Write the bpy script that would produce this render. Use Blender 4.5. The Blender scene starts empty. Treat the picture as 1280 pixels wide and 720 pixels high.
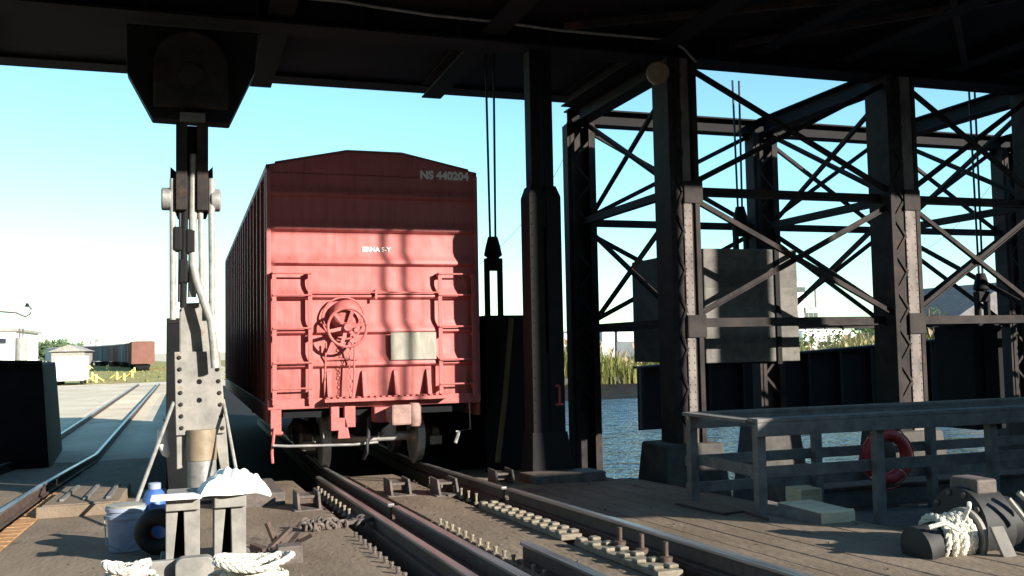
import bpy, bmesh, math, random
from mathutils import Vector, Matrix
random.seed(7)
R = math.radians
scene = bpy.context.scene
COL = scene.collection
V = Vector

# ------------------------------------------------------------------ camera
FPX, CAMZ, YAW, PITCH, ROLL = 1209.0, 2.0, 18.65, 3.45, 1.1
cam_rot = Matrix.Rotation(R(-YAW), 3, 'Z') @ Matrix.Rotation(R(90 + PITCH), 3, 'X') @ Matrix.Rotation(R(-ROLL), 3, 'Z')
CAM = V((0, 0, CAMZ))
cd = bpy.data.cameras.new('camera'); cam = bpy.data.objects.new('camera', cd); COL.objects.link(cam)
cam.matrix_world = Matrix.Translation(CAM) @ cam_rot.to_4x4()
cd.sensor_width = 36; cd.lens = 36 * FPX / 1280; cd.clip_start = 0.1; cd.clip_end = 6000
scene.camera = cam

def ray(px, py):
    return cam_rot @ V(((px - 640) / FPX, (360 - py) / FPX, -1))
def WY(px, py, y):            # point of the photograph's ray at world depth y
    d = ray(px, py); return CAM + d * (y / d.y)
def zd(y):                    # height of the sloping bridge deck
    return .0385 * (15.4 - y) if y < 15.4 else 0.0

# ------------------------------------------------------------------ materials
def nd(nt, t, **k):
    n = nt.nodes.new(t)
    for a, b in k.items(): setattr(n, a, b)
    return n
MATS = {}
def mat(name, a, b, scale=4, rough=.7, metal=0, bump=.15, bscale=None, stretch=(1, 1, 1), spot=None, spot_scale=2, spot_at=.6, spec=.5, coords='Object', fac=(.35, .65), seam=None):
    m = bpy.data.materials.new(name); m.use_nodes = True; nt = m.node_tree
    L = nt.links.new
    bs = nt.nodes['Principled BSDF']
    tc = nd(nt, 'ShaderNodeTexCoord'); mp = nd(nt, 'ShaderNodeMapping'); mp.inputs['Scale'].default_value = stretch
    L(tc.outputs[coords], mp.inputs[0])
    n1 = nd(nt, 'ShaderNodeTexNoise'); n1.inputs['Scale'].default_value = scale; n1.inputs['Detail'].default_value = 7; n1.inputs['Roughness'].default_value = .65
    L(mp.outputs[0], n1.inputs['Vector'])
    mr = nd(nt, 'ShaderNodeMapRange'); mr.inputs[1].default_value, mr.inputs[2].default_value = fac
    L(n1.outputs[0], mr.inputs[0])
    mx = nd(nt, 'ShaderNodeMix', data_type='RGBA'); mx.inputs[6].default_value = (*a, 1); mx.inputs[7].default_value = (*b, 1)
    L(mr.outputs[0], mx.inputs[0]); col = mx.outputs[2]
    if spot:
        n2 = nd(nt, 'ShaderNodeTexNoise'); n2.inputs['Scale'].default_value = spot_scale; n2.inputs['Detail'].default_value = 8; n2.inputs['Roughness'].default_value = .7
        L(mp.outputs[0], n2.inputs['Vector'])
        m2 = nd(nt, 'ShaderNodeMapRange'); m2.inputs[1].default_value = spot_at; m2.inputs[2].default_value = spot_at + .1
        L(n2.outputs[0], m2.inputs[0])
        x2 = nd(nt, 'ShaderNodeMix', data_type='RGBA'); x2.inputs[7].default_value = (*spot, 1)
        L(m2.outputs[0], x2.inputs[0]); L(col, x2.inputs[6]); col = x2.outputs[2]
    hgt = n1.outputs[0]
    if seam:                   # boards: (width, axis 0/1, dark colour)
        sp = nd(nt, 'ShaderNodeSeparateXYZ'); L(tc.outputs[coords], sp.inputs[0])
        md = nd(nt, 'ShaderNodeMath', operation='DIVIDE'); md.inputs[1].default_value = seam[0]; L(sp.outputs[seam[1]], md.inputs[0])
        fr = nd(nt, 'ShaderNodeMath', operation='FRACT'); L(md.outputs[0], fr.inputs[0])
        pp = nd(nt, 'ShaderNodeMath', operation='COMPARE'); pp.inputs[1].default_value = .5; pp.inputs[2].default_value = .5 - seam[3]; L(fr.outputs[0], pp.inputs[0])
        fl = nd(nt, 'ShaderNodeMath', operation='FLOOR'); L(md.outputs[0], fl.inputs[0])
        wn = nd(nt, 'ShaderNodeTexWhiteNoise', noise_dimensions='1D'); L(fl.outputs[0], wn.inputs['W'])
        hv = nd(nt, 'ShaderNodeHueSaturation'); vr = nd(nt, 'ShaderNodeMapRange'); vr.inputs[3].default_value = .82; vr.inputs[4].default_value = 1.15
        L(wn.outputs[0], vr.inputs[0]); L(vr.outputs[0], hv.inputs['Value']); L(col, hv.inputs['Color'])
        x3 = nd(nt, 'ShaderNodeMix', data_type='RGBA'); x3.inputs[6].default_value = (*seam[2], 1)
        L(pp.outputs[0], x3.inputs[0]); L(hv.outputs[0], x3.inputs[7]); col = x3.outputs[2]
        ad = nd(nt, 'ShaderNodeMath', operation='MULTIPLY_ADD'); ad.inputs[1].default_value = 1.2; L(pp.outputs[0], ad.inputs[0]); L(n1.outputs[0], ad.inputs[2]); hgt = ad.outputs[0]
    L(col, bs.inputs['Base Color'])
    rr = nd(nt, 'ShaderNodeMapRange'); rr.inputs[3].default_value = max(0, rough - .12); rr.inputs[4].default_value = min(1, rough + .12)
    L(n1.outputs[0], rr.inputs[0]); L(rr.outputs[0], bs.inputs['Roughness'])
    bs.inputs['Metallic'].default_value = metal; bs.inputs['Specular IOR Level'].default_value = spec
    if bump:
        if bscale:
            nb = nd(nt, 'ShaderNodeTexNoise'); nb.inputs['Scale'].default_value = bscale; nb.inputs['Detail'].default_value = 6; L(mp.outputs[0], nb.inputs['Vector'])
            if not seam: hgt = nb.outputs[0]
        bu = nd(nt, 'ShaderNodeBump'); bu.inputs['Strength'].default_value = bump; bu.inputs['Distance'].default_value = .02
        L(hgt, bu.inputs['Height']); L(bu.outputs[0], bs.inputs['Normal'])
    MATS[name] = m
    return m

STEEL = mat('black_steel', (.004, .004, .005), (.011, .01, .01), 3, .8, 0, .2, spot=(.016, .011, .008), spot_at=.6, spec=.25)
FACE = mat('sunlit_strip_steel', (.1, .085, .078), (.22, .188, .17), 4, .8, 0, .25, stretch=(1, 1, .5), spot=(.1, .055, .04), spot_at=.58, spec=.25)  # lighter steel paints in the sunlit strip of the columns
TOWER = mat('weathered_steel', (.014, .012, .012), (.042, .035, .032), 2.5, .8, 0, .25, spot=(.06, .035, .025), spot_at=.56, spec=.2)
DARKG = mat('dark_plate', (.004, .005, .006), (.011, .011, .013), 2, .8, 0, .15, spec=.15)
GREY = mat('grey_painted_steel', (.15, .142, .128), (.27, .255, .225), 4, .65, 0, .2, spot=(.15, .085, .05), spot_at=.6, spot_scale=4)
TAN = mat('tan_greased_steel', (.16, .122, .078), (.24, .19, .125), 6, .55, 0, .1)
MID = mat('bare_steel', (.2, .2, .2), (.34, .33, .31), 8, .45, .4, .1)
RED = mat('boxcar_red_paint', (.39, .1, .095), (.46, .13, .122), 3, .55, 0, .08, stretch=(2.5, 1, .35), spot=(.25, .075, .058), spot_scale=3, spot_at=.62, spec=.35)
def add_dents(m, scale, dist):
    nt_ = m.node_tree; b_ = [n for n in nt_.nodes if n.type == 'BUMP'][0]
    tc_ = nd(nt_, 'ShaderNodeTexCoord'); n_ = nd(nt_, 'ShaderNodeTexNoise'); n_.inputs['Scale'].default_value = scale; n_.inputs['Detail'].default_value = 2
    b2 = nd(nt_, 'ShaderNodeBump'); b2.inputs['Strength'].default_value = .5; b2.inputs['Distance'].default_value = dist
    nt_.links.new(tc_.outputs['Object'], n_.inputs['Vector']); nt_.links.new(n_.outputs[0], b2.inputs['Height']); nt_.links.new(b2.outputs[0], b_.inputs['Normal'])
add_dents(RED, 1.6, .12)
def add_grime(m, col, z0, z1):     # soot and road dirt thrown up over the lower end, and rust runs
    nt_ = m.node_tree; b_ = nt_.nodes['Principled BSDF']; src = b_.inputs['Base Color'].links[0].from_socket; L = nt_.links.new
    tc_ = nd(nt_, 'ShaderNodeTexCoord'); mp_ = nd(nt_, 'ShaderNodeMapping'); mp_.inputs['Scale'].default_value = (9, 9, .55); L(tc_.outputs['Object'], mp_.inputs[0])
    n_ = nd(nt_, 'ShaderNodeTexNoise'); n_.inputs['Scale'].default_value = 1.3; n_.inputs['Detail'].default_value = 6; L(mp_.outputs[0], n_.inputs['Vector'])
    sp_ = nd(nt_, 'ShaderNodeSeparateXYZ'); L(tc_.outputs['Object'], sp_.inputs[0])
    mz = nd(nt_, 'ShaderNodeMapRange'); mz.inputs[1].default_value = z0; mz.inputs[2].default_value = z1; mz.inputs[3].default_value = .22; mz.inputs[4].default_value = 0; L(sp_.outputs[2], mz.inputs[0])
    ad = nd(nt_, 'ShaderNodeMath', operation='ADD'); L(n_.outputs[0], ad.inputs[0]); L(mz.outputs[0], ad.inputs[1])
    mr_ = nd(nt_, 'ShaderNodeMapRange'); mr_.inputs[1].default_value = .56; mr_.inputs[2].default_value = .74; mr_.inputs[4].default_value = .75; L(ad.outputs[0], mr_.inputs[0])
    x_ = nd(nt_, 'ShaderNodeMix', data_type='RGBA'); x_.inputs[7].default_value = (*col, 1); L(mr_.outputs[0], x_.inputs[0]); L(src, x_.inputs[6]); L(x_.outputs[2], b_.inputs['Base Color'])
add_grime(RED, (.2, .075, .058), .9, 2.0)
HARD = mat('worn_red_hardware', (.32, .085, .08), (.43, .12, .11), 14, .65, 0, .15, spot=(.12, .06, .045), spot_scale=11, spot_at=.58)
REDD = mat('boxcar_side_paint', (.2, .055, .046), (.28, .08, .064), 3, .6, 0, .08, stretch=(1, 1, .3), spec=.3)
GALV = mat('galvanised_plate', (.2, .19, .15), (.33, .31, .26), 9, .6, .1, .08, stretch=(1, 1, .25), spot=(.2, .16, .12), spot_scale=6, spot_at=.62)
WHITE = mat('white_lettering', (.85, .84, .82), (.92, .9, .88), 20, .6, 0, 0)
WHEEL = mat('worn_wheel_steel', (.3, .29, .27), (.5, .48, .46), 6, .45, .15, .1)
IRON = mat('cast_iron', (.05, .042, .038), (.13, .1, .085), 8, .75, 0, .3)
DECK = mat('deck_timber', (.15, .113, .08), (.225, .174, .128), 1.6, .9, 0, .5, bscale=22, stretch=(1, .45, 1), spot=(.1, .078, .06), spot_scale=1.3, spot_at=.57, spec=.15)
PIT = mat('pit_timber', (.012, .011, .01), (.03, .026, .022), 3, .95, 0, .3, spec=.1)
RAILM = mat('rail_rust', (.045, .03, .024), (.10, .065, .05), 10, .7, .2, .2)
RTOP = mat('rail_polished_top', (.2, .19, .19), (.4, .38, .37), 12, .35, .7, .05, stretch=(1, .05, 1))
RUST = mat('orange_rust', (.28, .12, .04), (.42, .24, .1), 14, .9, 0, .4)
PALE = mat('pale_casting', (.13, .11, .08), (.25, .215, .155), 14, .8, 0, .3)
WOOD = mat('grey_rail_wood', (.09, .085, .078), (.17, .16, .145), 6, .85, 0, .25, stretch=(1, 1, 1))
NEWW = mat('sawn_timber', (.5, .4, .26), (.66, .55, .38), 6, .8, 0, .2, stretch=(.4, 1, 3))
CONC = mat('stained_concrete', (.2, .185, .16), (.34, .315, .28), 3, .9, 0, .3, spot=(.09, .08, .07), spot_at=.6)
CWT = mat('counterweight_concrete', (.085, .08, .072), (.17, .16, .142), 4, .9, 0, .2, spot=(.1, .09, .08), spot_at=.6, seam=(.31, 2, (.13, .12, .105), .02))
PIERM = mat('shaded_pier_concrete', (.03, .028, .026), (.08, .07, .06), 4, .85, 0, .3, spot=(.2, .17, .12), spot_at=.68)  # pier shade painted in as a dark base colour
CLOTH = mat('white_cloth', (.74, .73, .7), (.82, .81, .8), 8, .9, 0, .3)
ROPE = mat('white_rope', (.5, .47, .38), (.72, .69, .6), 40, .95, 0, .8, bscale=90)
WIRE = mat('wire_rope', (.015, .015, .017), (.04, .04, .04), 60, .6, .3, .3)
LIGHTROD = mat('pale_pipe', (.2, .195, .18), (.34, .33, .3), 8, .55, .1, .05)
BLUE = mat('blue_plastic', (.035, .09, .27), (.05, .12, .34), 6, .45, 0, .03)
PAIL = mat('pail_plastic', (.2, .25, .36), (.32, .36, .44), 5, .5, 0, .05, spot=(.5, .48, .44), spot_scale=5, spot_at=.62)
RUBBER = mat('black_rubber', (.006, .006, .007), (.018, .018, .018), 8, .7, 0, .2)
RING = mat('life_ring_red', (.28, .018, .02), (.38, .03, .03), 5, .5, 0, .05)
GRAVEL = mat('gravel', (.45, .38, .28), (.6, .51, .39), .25, .95, 0, .5, bscale=14, spot=(.26, .22, .17), spot_scale=.35, spot_at=.6, spec=.1)
FIELD = mat('dry_grass_field', (.3, .22, .1), (.22, .23, .08), .12, .95, 0, .4, bscale=5, spot=(.42, .26, .1), spot_scale=.1, spot_at=.56, spec=.1)
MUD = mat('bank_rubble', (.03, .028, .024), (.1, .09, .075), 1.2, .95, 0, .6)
YEL = mat('yellow_paint', (.7, .5, .1), (.8, .62, .2), 3, .6, 0, 0)
WHT = mat('white_wall_paint', (.75, .75, .74), (.82, .82, .8), 1, .7, 0, 0)
SLATE = mat('slate_roof', (.08, .075, .075), (.15, .14, .135), 2, .8, 0, .2)
GLASS = mat('dark_window', (.02, .025, .03), (.05, .06, .07), 2, .15, 0, 0)
BARK = mat('bark', (.09, .07, .05), (.16, .13, .1), 6, .9, 0, .3)
def leafmat(name, a, b):
    m = mat(name, a, b, 1.5, .75, 0, 0, fac=(.3, .7), spec=.2)
    m.node_tree.nodes['Principled BSDF'].inputs['Transmission Weight'].default_value = 0
    bs = m.node_tree.nodes['Principled BSDF']
    out = m.node_tree.nodes['Material Output']; tr = nd(m.node_tree, 'ShaderNodeBsdfTranslucent'); ms = nd(m.node_tree, 'ShaderNodeMixShader'); ms.inputs[0].default_value = .3
    src = bs.inputs['Base Color'].links[0].from_socket
    m.node_tree.links.new(src, tr.inputs[0]); m.node_tree.links.new(bs.outputs[0], ms.inputs[1]); m.node_tree.links.new(tr.outputs[0], ms.inputs[2]); m.node_tree.links.new(ms.outputs[0], out.inputs[0])
    return m
REED = leafmat('reed_leaves', (.13, .16, .04), (.3, .27, .1))
PLUME = leafmat('reed_plumes', (.42, .3, .18), (.55, .4, .26))
LEAF = leafmat('tree_leaves', (.05, .09, .02), (.12, .16, .05))
LEAF2 = leafmat('far_tree_leaves', (.06, .1, .05), (.14, .18, .09))

WATER = bpy.data.materials.new('harbour_water'); WATER.use_nodes = True
_nt = WATER.node_tree; _b = _nt.nodes['Principled BSDF']
_b.inputs['Base Color'].default_value = (.008, .04, .085, 1); _b.inputs['Roughness'].default_value = .06; _b.inputs['IOR'].default_value = 1.33
_tc = nd(_nt, 'ShaderNodeTexCoord'); _mp = nd(_nt, 'ShaderNodeMapping'); _mp.inputs['Scale'].default_value = (.5, 1.2, 1); _mp.inputs['Rotation'].default_value = (0, 0, R(18))
_n = nd(_nt, 'ShaderNodeTexNoise'); _n.inputs['Scale'].default_value = 1.1; _n.inputs['Detail'].default_value = 4; _n.inputs['Roughness'].default_value = .55
_bu = nd(_nt, 'ShaderNodeBump'); _bu.inputs['Strength'].default_value = .9; _bu.inputs['Distance'].default_value = .3
for s, d in ((_tc.outputs['Object'], _mp.inputs[0]), (_mp.outputs[0], _n.inputs['Vector']), (_n.outputs[0], _bu.inputs['Height']), (_bu.outputs[0], _b.inputs['Normal'])): _nt.links.new(s, d)

# ------------------------------------------------------------------ mesh helpers
OFF = {}
class MB:
    def __init__(s): s.bm = bmesh.new()
    def quadbox(s, pts):      # 8 points: bottom 4 (ccw), top 4
        v = [s.bm.verts.new(p) for p in pts]
        for f in ((3, 2, 1, 0), (4, 5, 6, 7), (0, 1, 5, 4), (1, 2, 6, 5), (2, 3, 7, 6), (3, 0, 4, 7)):
            s.bm.faces.new([v[i] for i in f])
        return s
    def box(s, x0, x1, y0, y1, z0, z1):
        return s.quadbox([(x0, y0, z0), (x1, y0, z0), (x1, y1, z0), (x0, y1, z0), (x0, y0, z1), (x1, y0, z1), (x1, y1, z1), (x0, y1, z1)])
    def slab(s, x0, x1, y0, y1, th, up=0, f=zd):   # box that follows the deck slope
        a, b = f(y0) + up, f(y1) + up
        return s.quadbox([(x0, y0, a - th), (x1, y0, a - th), (x1, y1, b - th), (x0, y1, b - th), (x0, y0, a), (x1, y0, a), (x1, y1, b), (x0, y1, b)])
    def bar(s, p, q, w, h, up=(0, 0, 1), roll=0):   # rectangular bar from p to q
        p, q = V(p), V(q); d = (q - p).normalized(); u = V(up)
        if abs(d.dot(u)) > .98: u = V((0, 1, 0))
        sd = d.cross(u).normalized(); u = sd.cross(d).normalized()
        if roll: 
            m = Matrix.Rotation(roll, 3, d); sd = m @ sd; u = m @ u
        a, b = sd * w / 2, u * h / 2
        return s.quadbox([p - a - b, p + a - b, q + a - b, q - a - b, p - a + b, p + a + b, q + a + b, q - a + b])
    def tube(s, pts, r, n=8, caps=True):
        pts = [V(p) for p in pts]; rr = r if isinstance(r, (list, tuple)) else [r] * len(pts)
        rings = []; ref = None
        for i, p in enumerate(pts):
            d = (pts[min(i + 1, len(pts) - 1)] - pts[max(i - 1, 0)])
            d = d.normalized() if d.length > 1e-9 else V((0, 0, 1))
            if ref is None or abs(ref.dot(d)) > .95: ref = V((0, 0, 1)) if abs(d.z) < .9 else V((1, 0, 0))
            a = d.cross(ref).normalized(); b = a.cross(d).normalized()
            rings.append([s.bm.verts.new(p + (a * math.cos(2 * math.pi * k / n) + b * math.sin(2 * math.pi * k / n)) * rr[i]) for k in range(n)])
        for i in range(len(rings) - 1):
            for k in range(n):
                s.bm.faces.new([rings[i][k], rings[i][(k + 1) % n], rings[i + 1][(k + 1) % n], rings[i + 1][k]])
        if caps:
            s.bm.faces.new(rings[0][::-1]); s.bm.faces.new(rings[-1])
        return s
    def prism(s, poly, vec):  # planar polygon of 3d points swept along vec
        a = [s.bm.verts.new(p) for p in poly]; b = [s.bm.verts.new(V(p) + V(vec)) for p in poly]
        s.bm.faces.new(a[::-1]); s.bm.faces.new(b); n = len(a)
        for i in range(n): s.bm.faces.new([a[i], a[(i + 1) % n], b[(i + 1) % n], b[i]])
        return s
    def lathe(s, c, axis, prof, n=24):   # prof: (along, radius)
        c = V(c); ax = V(axis).normalized(); ref = V((0, 0, 1)) if abs(ax.z) < .9 else V((1, 0, 0))
        a = ax.cross(ref).normalized(); b = a.cross(ax)
        rings = [[s.bm.verts.new(c + ax * t + (a * math.cos(2 * math.pi * k / n) + b * math.sin(2 * math.pi * k / n)) * r) for k in range(n)] for t, r in prof]
        for i in range(len(rings) - 1):
            for k in range(n): s.bm.faces.new([rings[i][k], rings[i][(k + 1) % n], rings[i + 1][(k + 1) % n], rings[i + 1][k]])
        s.bm.faces.new(rings[0][::-1]); s.bm.faces.new(rings[-1])
        return s
    def torus(s, c, axis, Rr, r, n=28, m=10, arc=2 * math.pi):
        c = V(c); ax = V(axis).normalized(); ref = V((0, 0, 1)) if abs(ax.z) < .9 else V((1, 0, 0))
        a = ax.cross(ref).normalized(); b = a.cross(ax)
        pts = []
        for k in range(n):
            t = arc * k / n; rad = a * math.cos(t) + b * math.sin(t)
            pts.append([s.bm.verts.new(c + rad * (Rr + r * math.cos(2 * math.pi * j / m)) + ax * r * math.sin(2 * math.pi * j / m)) for j in range(m)])
        for k in range(n):
            for j in range(m): s.bm.faces.new([pts[k][j], pts[k][(j + 1) % m], pts[(k + 1) % n][(j + 1) % m], pts[(k + 1) % n][j]])
        return s
    def build(s, name, m, parent=None, smooth=False, bevel=0, jit=0):
        bmesh.ops.recalc_face_normals(s.bm, faces=s.bm.faces[:])
        off = OFF.get(parent.name, V((0, 0, 0))) if parent else V((0, 0, 0))
        if jit:
            for v in s.bm.verts: v.co += V((random.uniform(-jit, jit), random.uniform(-jit, jit), random.uniform(-jit, jit)))
        if off.length: bmesh.ops.translate(s.bm, verts=s.bm.verts[:], vec=-off)
        me = bpy.data.meshes.new(name); s.bm.to_mesh(me); s.bm.free()
        for mm in (m if isinstance(m, list) else [m]): me.materials.append(mm)
        if smooth:
            me.polygons.foreach_set('use_smooth', [True] * len(me.polygons))
            me.set_sharp_from_angle(angle=R(40))
        o = bpy.data.objects.new(name, me); COL.objects.link(o)
        if parent: o.parent = parent; OFF[o.name] = off
        if bevel:
            bv = o.modifiers.new('bevel', 'BEVEL'); bv.width = bevel; bv.segments = 2; bv.limit_method = 'ANGLE'; bv.angle_limit = R(50)
        return o
def tag(o, label, cat, group=None, kind=None):
    o['label'] = label; o['category'] = cat
    if group: o['group'] = group
    if kind: o['kind'] = kind
    return o
def thing(name, loc, label, cat, group=None):
    o = bpy.data.objects.new(name, None); COL.objects.link(o); o.location = loc; o.empty_display_size = .2
    OFF[o.name] = V(loc)
    return tag(o, label, cat, group)
def structure(o): o['kind'] = 'structure'; return o
def dup(root, loc, label, rz=0, scale=None):
    r = root.copy(); COL.objects.link(r); r.location = loc; r.rotation_euler = (0, 0, rz); r['label'] = label
    if scale: r.scale = (scale,) * 3
    for ch in list(root.children):
        c = ch.copy(); COL.objects.link(c); c.parent = r
        for g in list(ch.children):
            d = g.copy(); COL.objects.link(d); d.parent = c
    return r
def text_bm(txt, size, origin, xdir, zdir, ext=.003, bold=.0):
    cu = bpy.data.curves.new('lettering', 'FONT'); cu.body = txt; cu.size = size; cu.extrude = ext; cu.offset = bold
    to = bpy.data.objects.new('lettering_source', cu); COL.objects.link(to)
    dg = bpy.context.evaluated_depsgraph_get(); dg.update()
    me = bpy.data.meshes.new_from_object(to.evaluated_get(dg))
    mb = MB(); mb.bm.from_mesh(me)
    xd, zdv = V(xdir).normalized(), V(zdir).normalized(); nn = xd.cross(zdv)
    for v in mb.bm.verts: v.co = V(origin) + xd * v.co.x + zdv * v.co.y + nn * v.co.z
    bpy.data.objects.remove(to); bpy.data.meshes.remove(me); bpy.data.curves.remove(cu)
    return mb

# ------------------------------------------------------------------ sky, sun
S = V((.72, -1.0, .455)).normalized()     # towards the sun: behind the camera, over its right shoulder
elev = math.asin(S.z); azi = math.atan2(S.x, S.y)
w = bpy.data.worlds.new('World'); scene.world = w; w.use_nodes = True; nt = w.node_tree
sky = nd(nt, 'ShaderNodeTexSky', sky_type='NISHITA'); sky.sun_disc = False; sky.sun_elevation = elev; sky.sun_rotation = azi
sky.air_density = 1.0; sky.dust_density = .3; sky.ozone_density = .4
bg = nt.nodes['Background']; bg.inputs[1].default_value = .095
tn = nd(nt, 'ShaderNodeMix', data_type='RGBA', blend_type='MULTIPLY'); tn.inputs[0].default_value = 1; tn.inputs[7].default_value = (.72, 1.09, 1.17, 1)
nt.links.new(sky.outputs[0], tn.inputs[6]); nt.links.new(tn.outputs[2], bg.inputs[0])
sl = bpy.data.lights.new('sun', 'SUN'); so = bpy.data.objects.new('sun', sl); COL.objects.link(so)
sl.energy = 5.0; sl.angle = R(.55); sl.color = (1, .93, .83)
so.rotation_euler = S.to_track_quat('Z', 'Y').to_euler(); so.location = (30, -40, 30)
scene.view_settings.view_transform = 'Standard'; scene.view_settings.look = 'None'
scene.view_settings.exposure = 1.3; scene.view_settings.gamma = 1

# ------------------------------------------------------------------ ground, water, deck
WZ, GZ = -1.2, -.45
mb = MB()
def sheet(x0, x1, y0, y1, z):
    vs = [mb.bm.verts.new(p) for p in ((x0, y0, z), (x1, y0, z), (x1, y1, z), (x0, y1, z))]; mb.bm.faces.new(vs)
mb.box(-2500, 5.6, 22, 64, -4, GZ); mb.box(-2500, 2500, 64, 4000, -4, GZ); mb.box(-2500, -12, -300, 22, -4, GZ); mb.box(60, 2500, -300, 64, -4, GZ)
structure(mb.build('ground', GRAVEL))
mb = MB(); sheet(-200, 70, -300, 66, WZ); structure(mb.build('water', WATER))
mb = MB(); vs = [mb.bm.verts.new(p) for p in ((8, 63, -.75), (62, 63, -.75), (62, 50, -1.3), (40, 48, -1.3), (24, 47, -1.3), (8, 50, -1.3))]; mb.bm.faces.new(vs); structure(mb.build('bank_shade_sheet', mat('bank_shade', (.008, .008, .007), (.025, .023, .02), 1, .9, 0, .5, spec=.1)))  # dark sheet painted in for the bank's shade and reflection on the water
# fields beyond the yard
mb = MB()
for i in range(12):
    pass
pts = [(-75, 92), (-30, 86), (-12, 84), (2, 90), (6, 200), (-10, 330), (-120, 330), (-140, 150)]
vs = [mb.bm.verts.new((x, y, GZ + .02)) for x, y in pts]; mb.bm.faces.new(vs)
structure(mb.build('field', FIELD))
mb = MB()
vs = [mb.bm.verts.new((x, y, GZ + .02)) for x, y in ((6, 65), (80, 65), (120, 300), (6, 300))]; mb.bm.faces.new(vs)
structure(mb.build('grass_bank', FIELD))
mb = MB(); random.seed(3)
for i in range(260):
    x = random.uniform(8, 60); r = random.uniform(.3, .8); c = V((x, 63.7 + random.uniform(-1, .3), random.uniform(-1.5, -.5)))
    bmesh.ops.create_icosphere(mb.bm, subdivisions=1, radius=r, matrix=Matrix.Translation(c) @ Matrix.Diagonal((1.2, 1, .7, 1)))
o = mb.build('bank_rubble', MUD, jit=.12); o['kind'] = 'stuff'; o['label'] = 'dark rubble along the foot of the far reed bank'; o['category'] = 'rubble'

RL, RR = 2.03, 3.55              # boxcar track rails
LL, LR = -3.46, -1.96            # second track rails
def zl(y): return zd(y) if y < 15.4 else max(-.0495 * (y - 15.4), -.44)
mb = MB()
Y0, Y1 = -4, 15.4
TH = .34
for x0, x1 in ((-1.86, 1.56), (2.42, 3.14)): mb.slab(x0, x1, Y0, 12.6, TH)
random.seed(13); bx = 3.66
while bx < 5.99:
    bw = min(random.choice((.29, .34, .39)), 6.0 - bx); jy = random.uniform(-.4, .15)
    mb.slab(bx + .004, bx + bw - .004, Y0, 12.6 + (jy if bx > 5.2 else 0), TH, random.uniform(-.006, .004)); bx += bw
mb.slab(-1.86, 1.56, 12.6, Y1, TH); mb.slab(2.42, 3.14, 12.6, Y1, TH); mb.slab(3.66, 5.75, 12.6, Y1, TH)
for x0, x1 in ((-12, LL - .1), (LL + .1, LR - .1)):
    mb.slab(x0, x1, Y0, Y1, TH, 0, zl); mb.slab(x0, x1, Y1, 24.3, TH, 0, zl)
mb.slab(LR + .1, -.62, Y1, 24.3, TH, 0, zl)
deck = structure(mb.build('deck', DECK, bevel=.012))
mb = MB(); mb.slab(-12, 5.98, Y0, Y1, .3, -.345); mb.slab(-.6, 5.58, Y1, 63, .5, -.1); mb.slab(-12, -.62, Y1, 24.3, .3, -.36, zl)  # near-black slab past the deck stands in for shade beside the car
structure(mb.build('deck_base_and_shade', PIT))

# ------------------------------------------------------------------ rails
def rail_prof(x, f, ys, head, up, mbs, base=.13):
    body, top = mbs
    for y0, y1 in zip(ys[:-1], ys[1:]):
        for (w0, w1, z0, z1, tgt) in ((-.035, .035, up - .035, up, top), (-.011, .011, up - .14, up - .035, body), (-base / 2, base / 2, up - .165, up - .14, body)):
            a, b = f(y0), f(y1)
            tgt.quadbox([(x + w0, y0, a + z0), (x + w1, y0, a + z0), (x + w1, y1, b + z0), (x + w0, y1, b + z0), (x + w0, y0, a + z1), (x + w1, y0, a + z1), (x + w1, y1, b + z1), (x + w0, y1, b + z1)])
def girder_rail(name, x, y0, y1, label, up=.18, bm_=None, depth=.36, bolts=None, w=.16, top=RTOP, f=zd):
    t = thing(name, (x, y0, f(y0)), label, 'rail', 'rails of the two tracks')
    m = MB(); m2 = MB(); ys = [y0, 15.4, y1] if y0 < 15.4 < y1 else [y0, y1]
    rail_prof(x, f, ys, .07, up, (m, m2))
    for a, b in zip(ys[:-1], ys[1:]): m.slab(x - w / 2, x + w / 2, a, b, depth, up - .166, f)
    m.build('web', RAILM, t, bevel=.004); m2.build('rail_head', top, t, bevel=.008)
    if bolts:
        bx, by0, by1, n, h = bolts
        for k in range(n):
            y = by0 + (by1 - by0) * k / (n - 1)
            mm = MB(); mm.lathe((bx, y, f(y) - .02), (0, 0, 1), [(0, .03), (.025, .03), (.027, .014), (h, .014), (h + .002, .02), (h + .02, .018)], 8)
            mm.build('bolt', bm_ or PALE, t, smooth=True)
    return t
girder_rail('running_rail', RL, 10.1, 29, 'polished running rail under the near wheel of the red boxcar', bolts=(RL - .36, 10.6, 13.2, 9, .1))
girder_rail('running_rail', RR, 10.95, 29, 'running rail under the far wheel of the red boxcar, ending at a bolted joint', bolts=(RR - .3, 11.1, 13.4, 8, .11))
girder_rail('running_rail', RL + .04, -4, 10.05, 'dark rail in the sunlit deck beyond the rope coils, continuing the near boxcar rail', up=.165, bolts=(RL + .4, 6.6, 9.6, 14, .06))
girder_rail('running_rail', RR + .05, -4, 10.9, 'dark rail running past the pale rack castings towards the winch', up=.17)
girder_rail('guard_rail', RL - .2, -4, 14.5, 'flat worn guard bar close beside the near boxcar rail', up=.12, w=.12, bm_=IRON, bolts=(RL - .52, 5.6, 9.2, 16, .05))
girder_rail('guard_rail', RR + .27, -4, 8.6, 'short purple-brown guard bar along the edge of the deck boards', up=.1, w=.12)
girder_rail('guard_rail', 2.52, 5, 7.3, 'stub of dark flat bar between the two boxcar rails', up=.16, w=.12)
def plain_rail(x, label, ys):
    t = thing('running_rail', (x, ys[0], zl(ys[0])), label, 'rail', 'rails of the two tracks')
    m = MB(); m2 = MB(); rail_prof(x, lambda y: zl(y), ys, .07, .16, (m, m2))
    m.build('web', RAILM, t); m2.build('rail_head', RTOP, t, bevel=.006)
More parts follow.
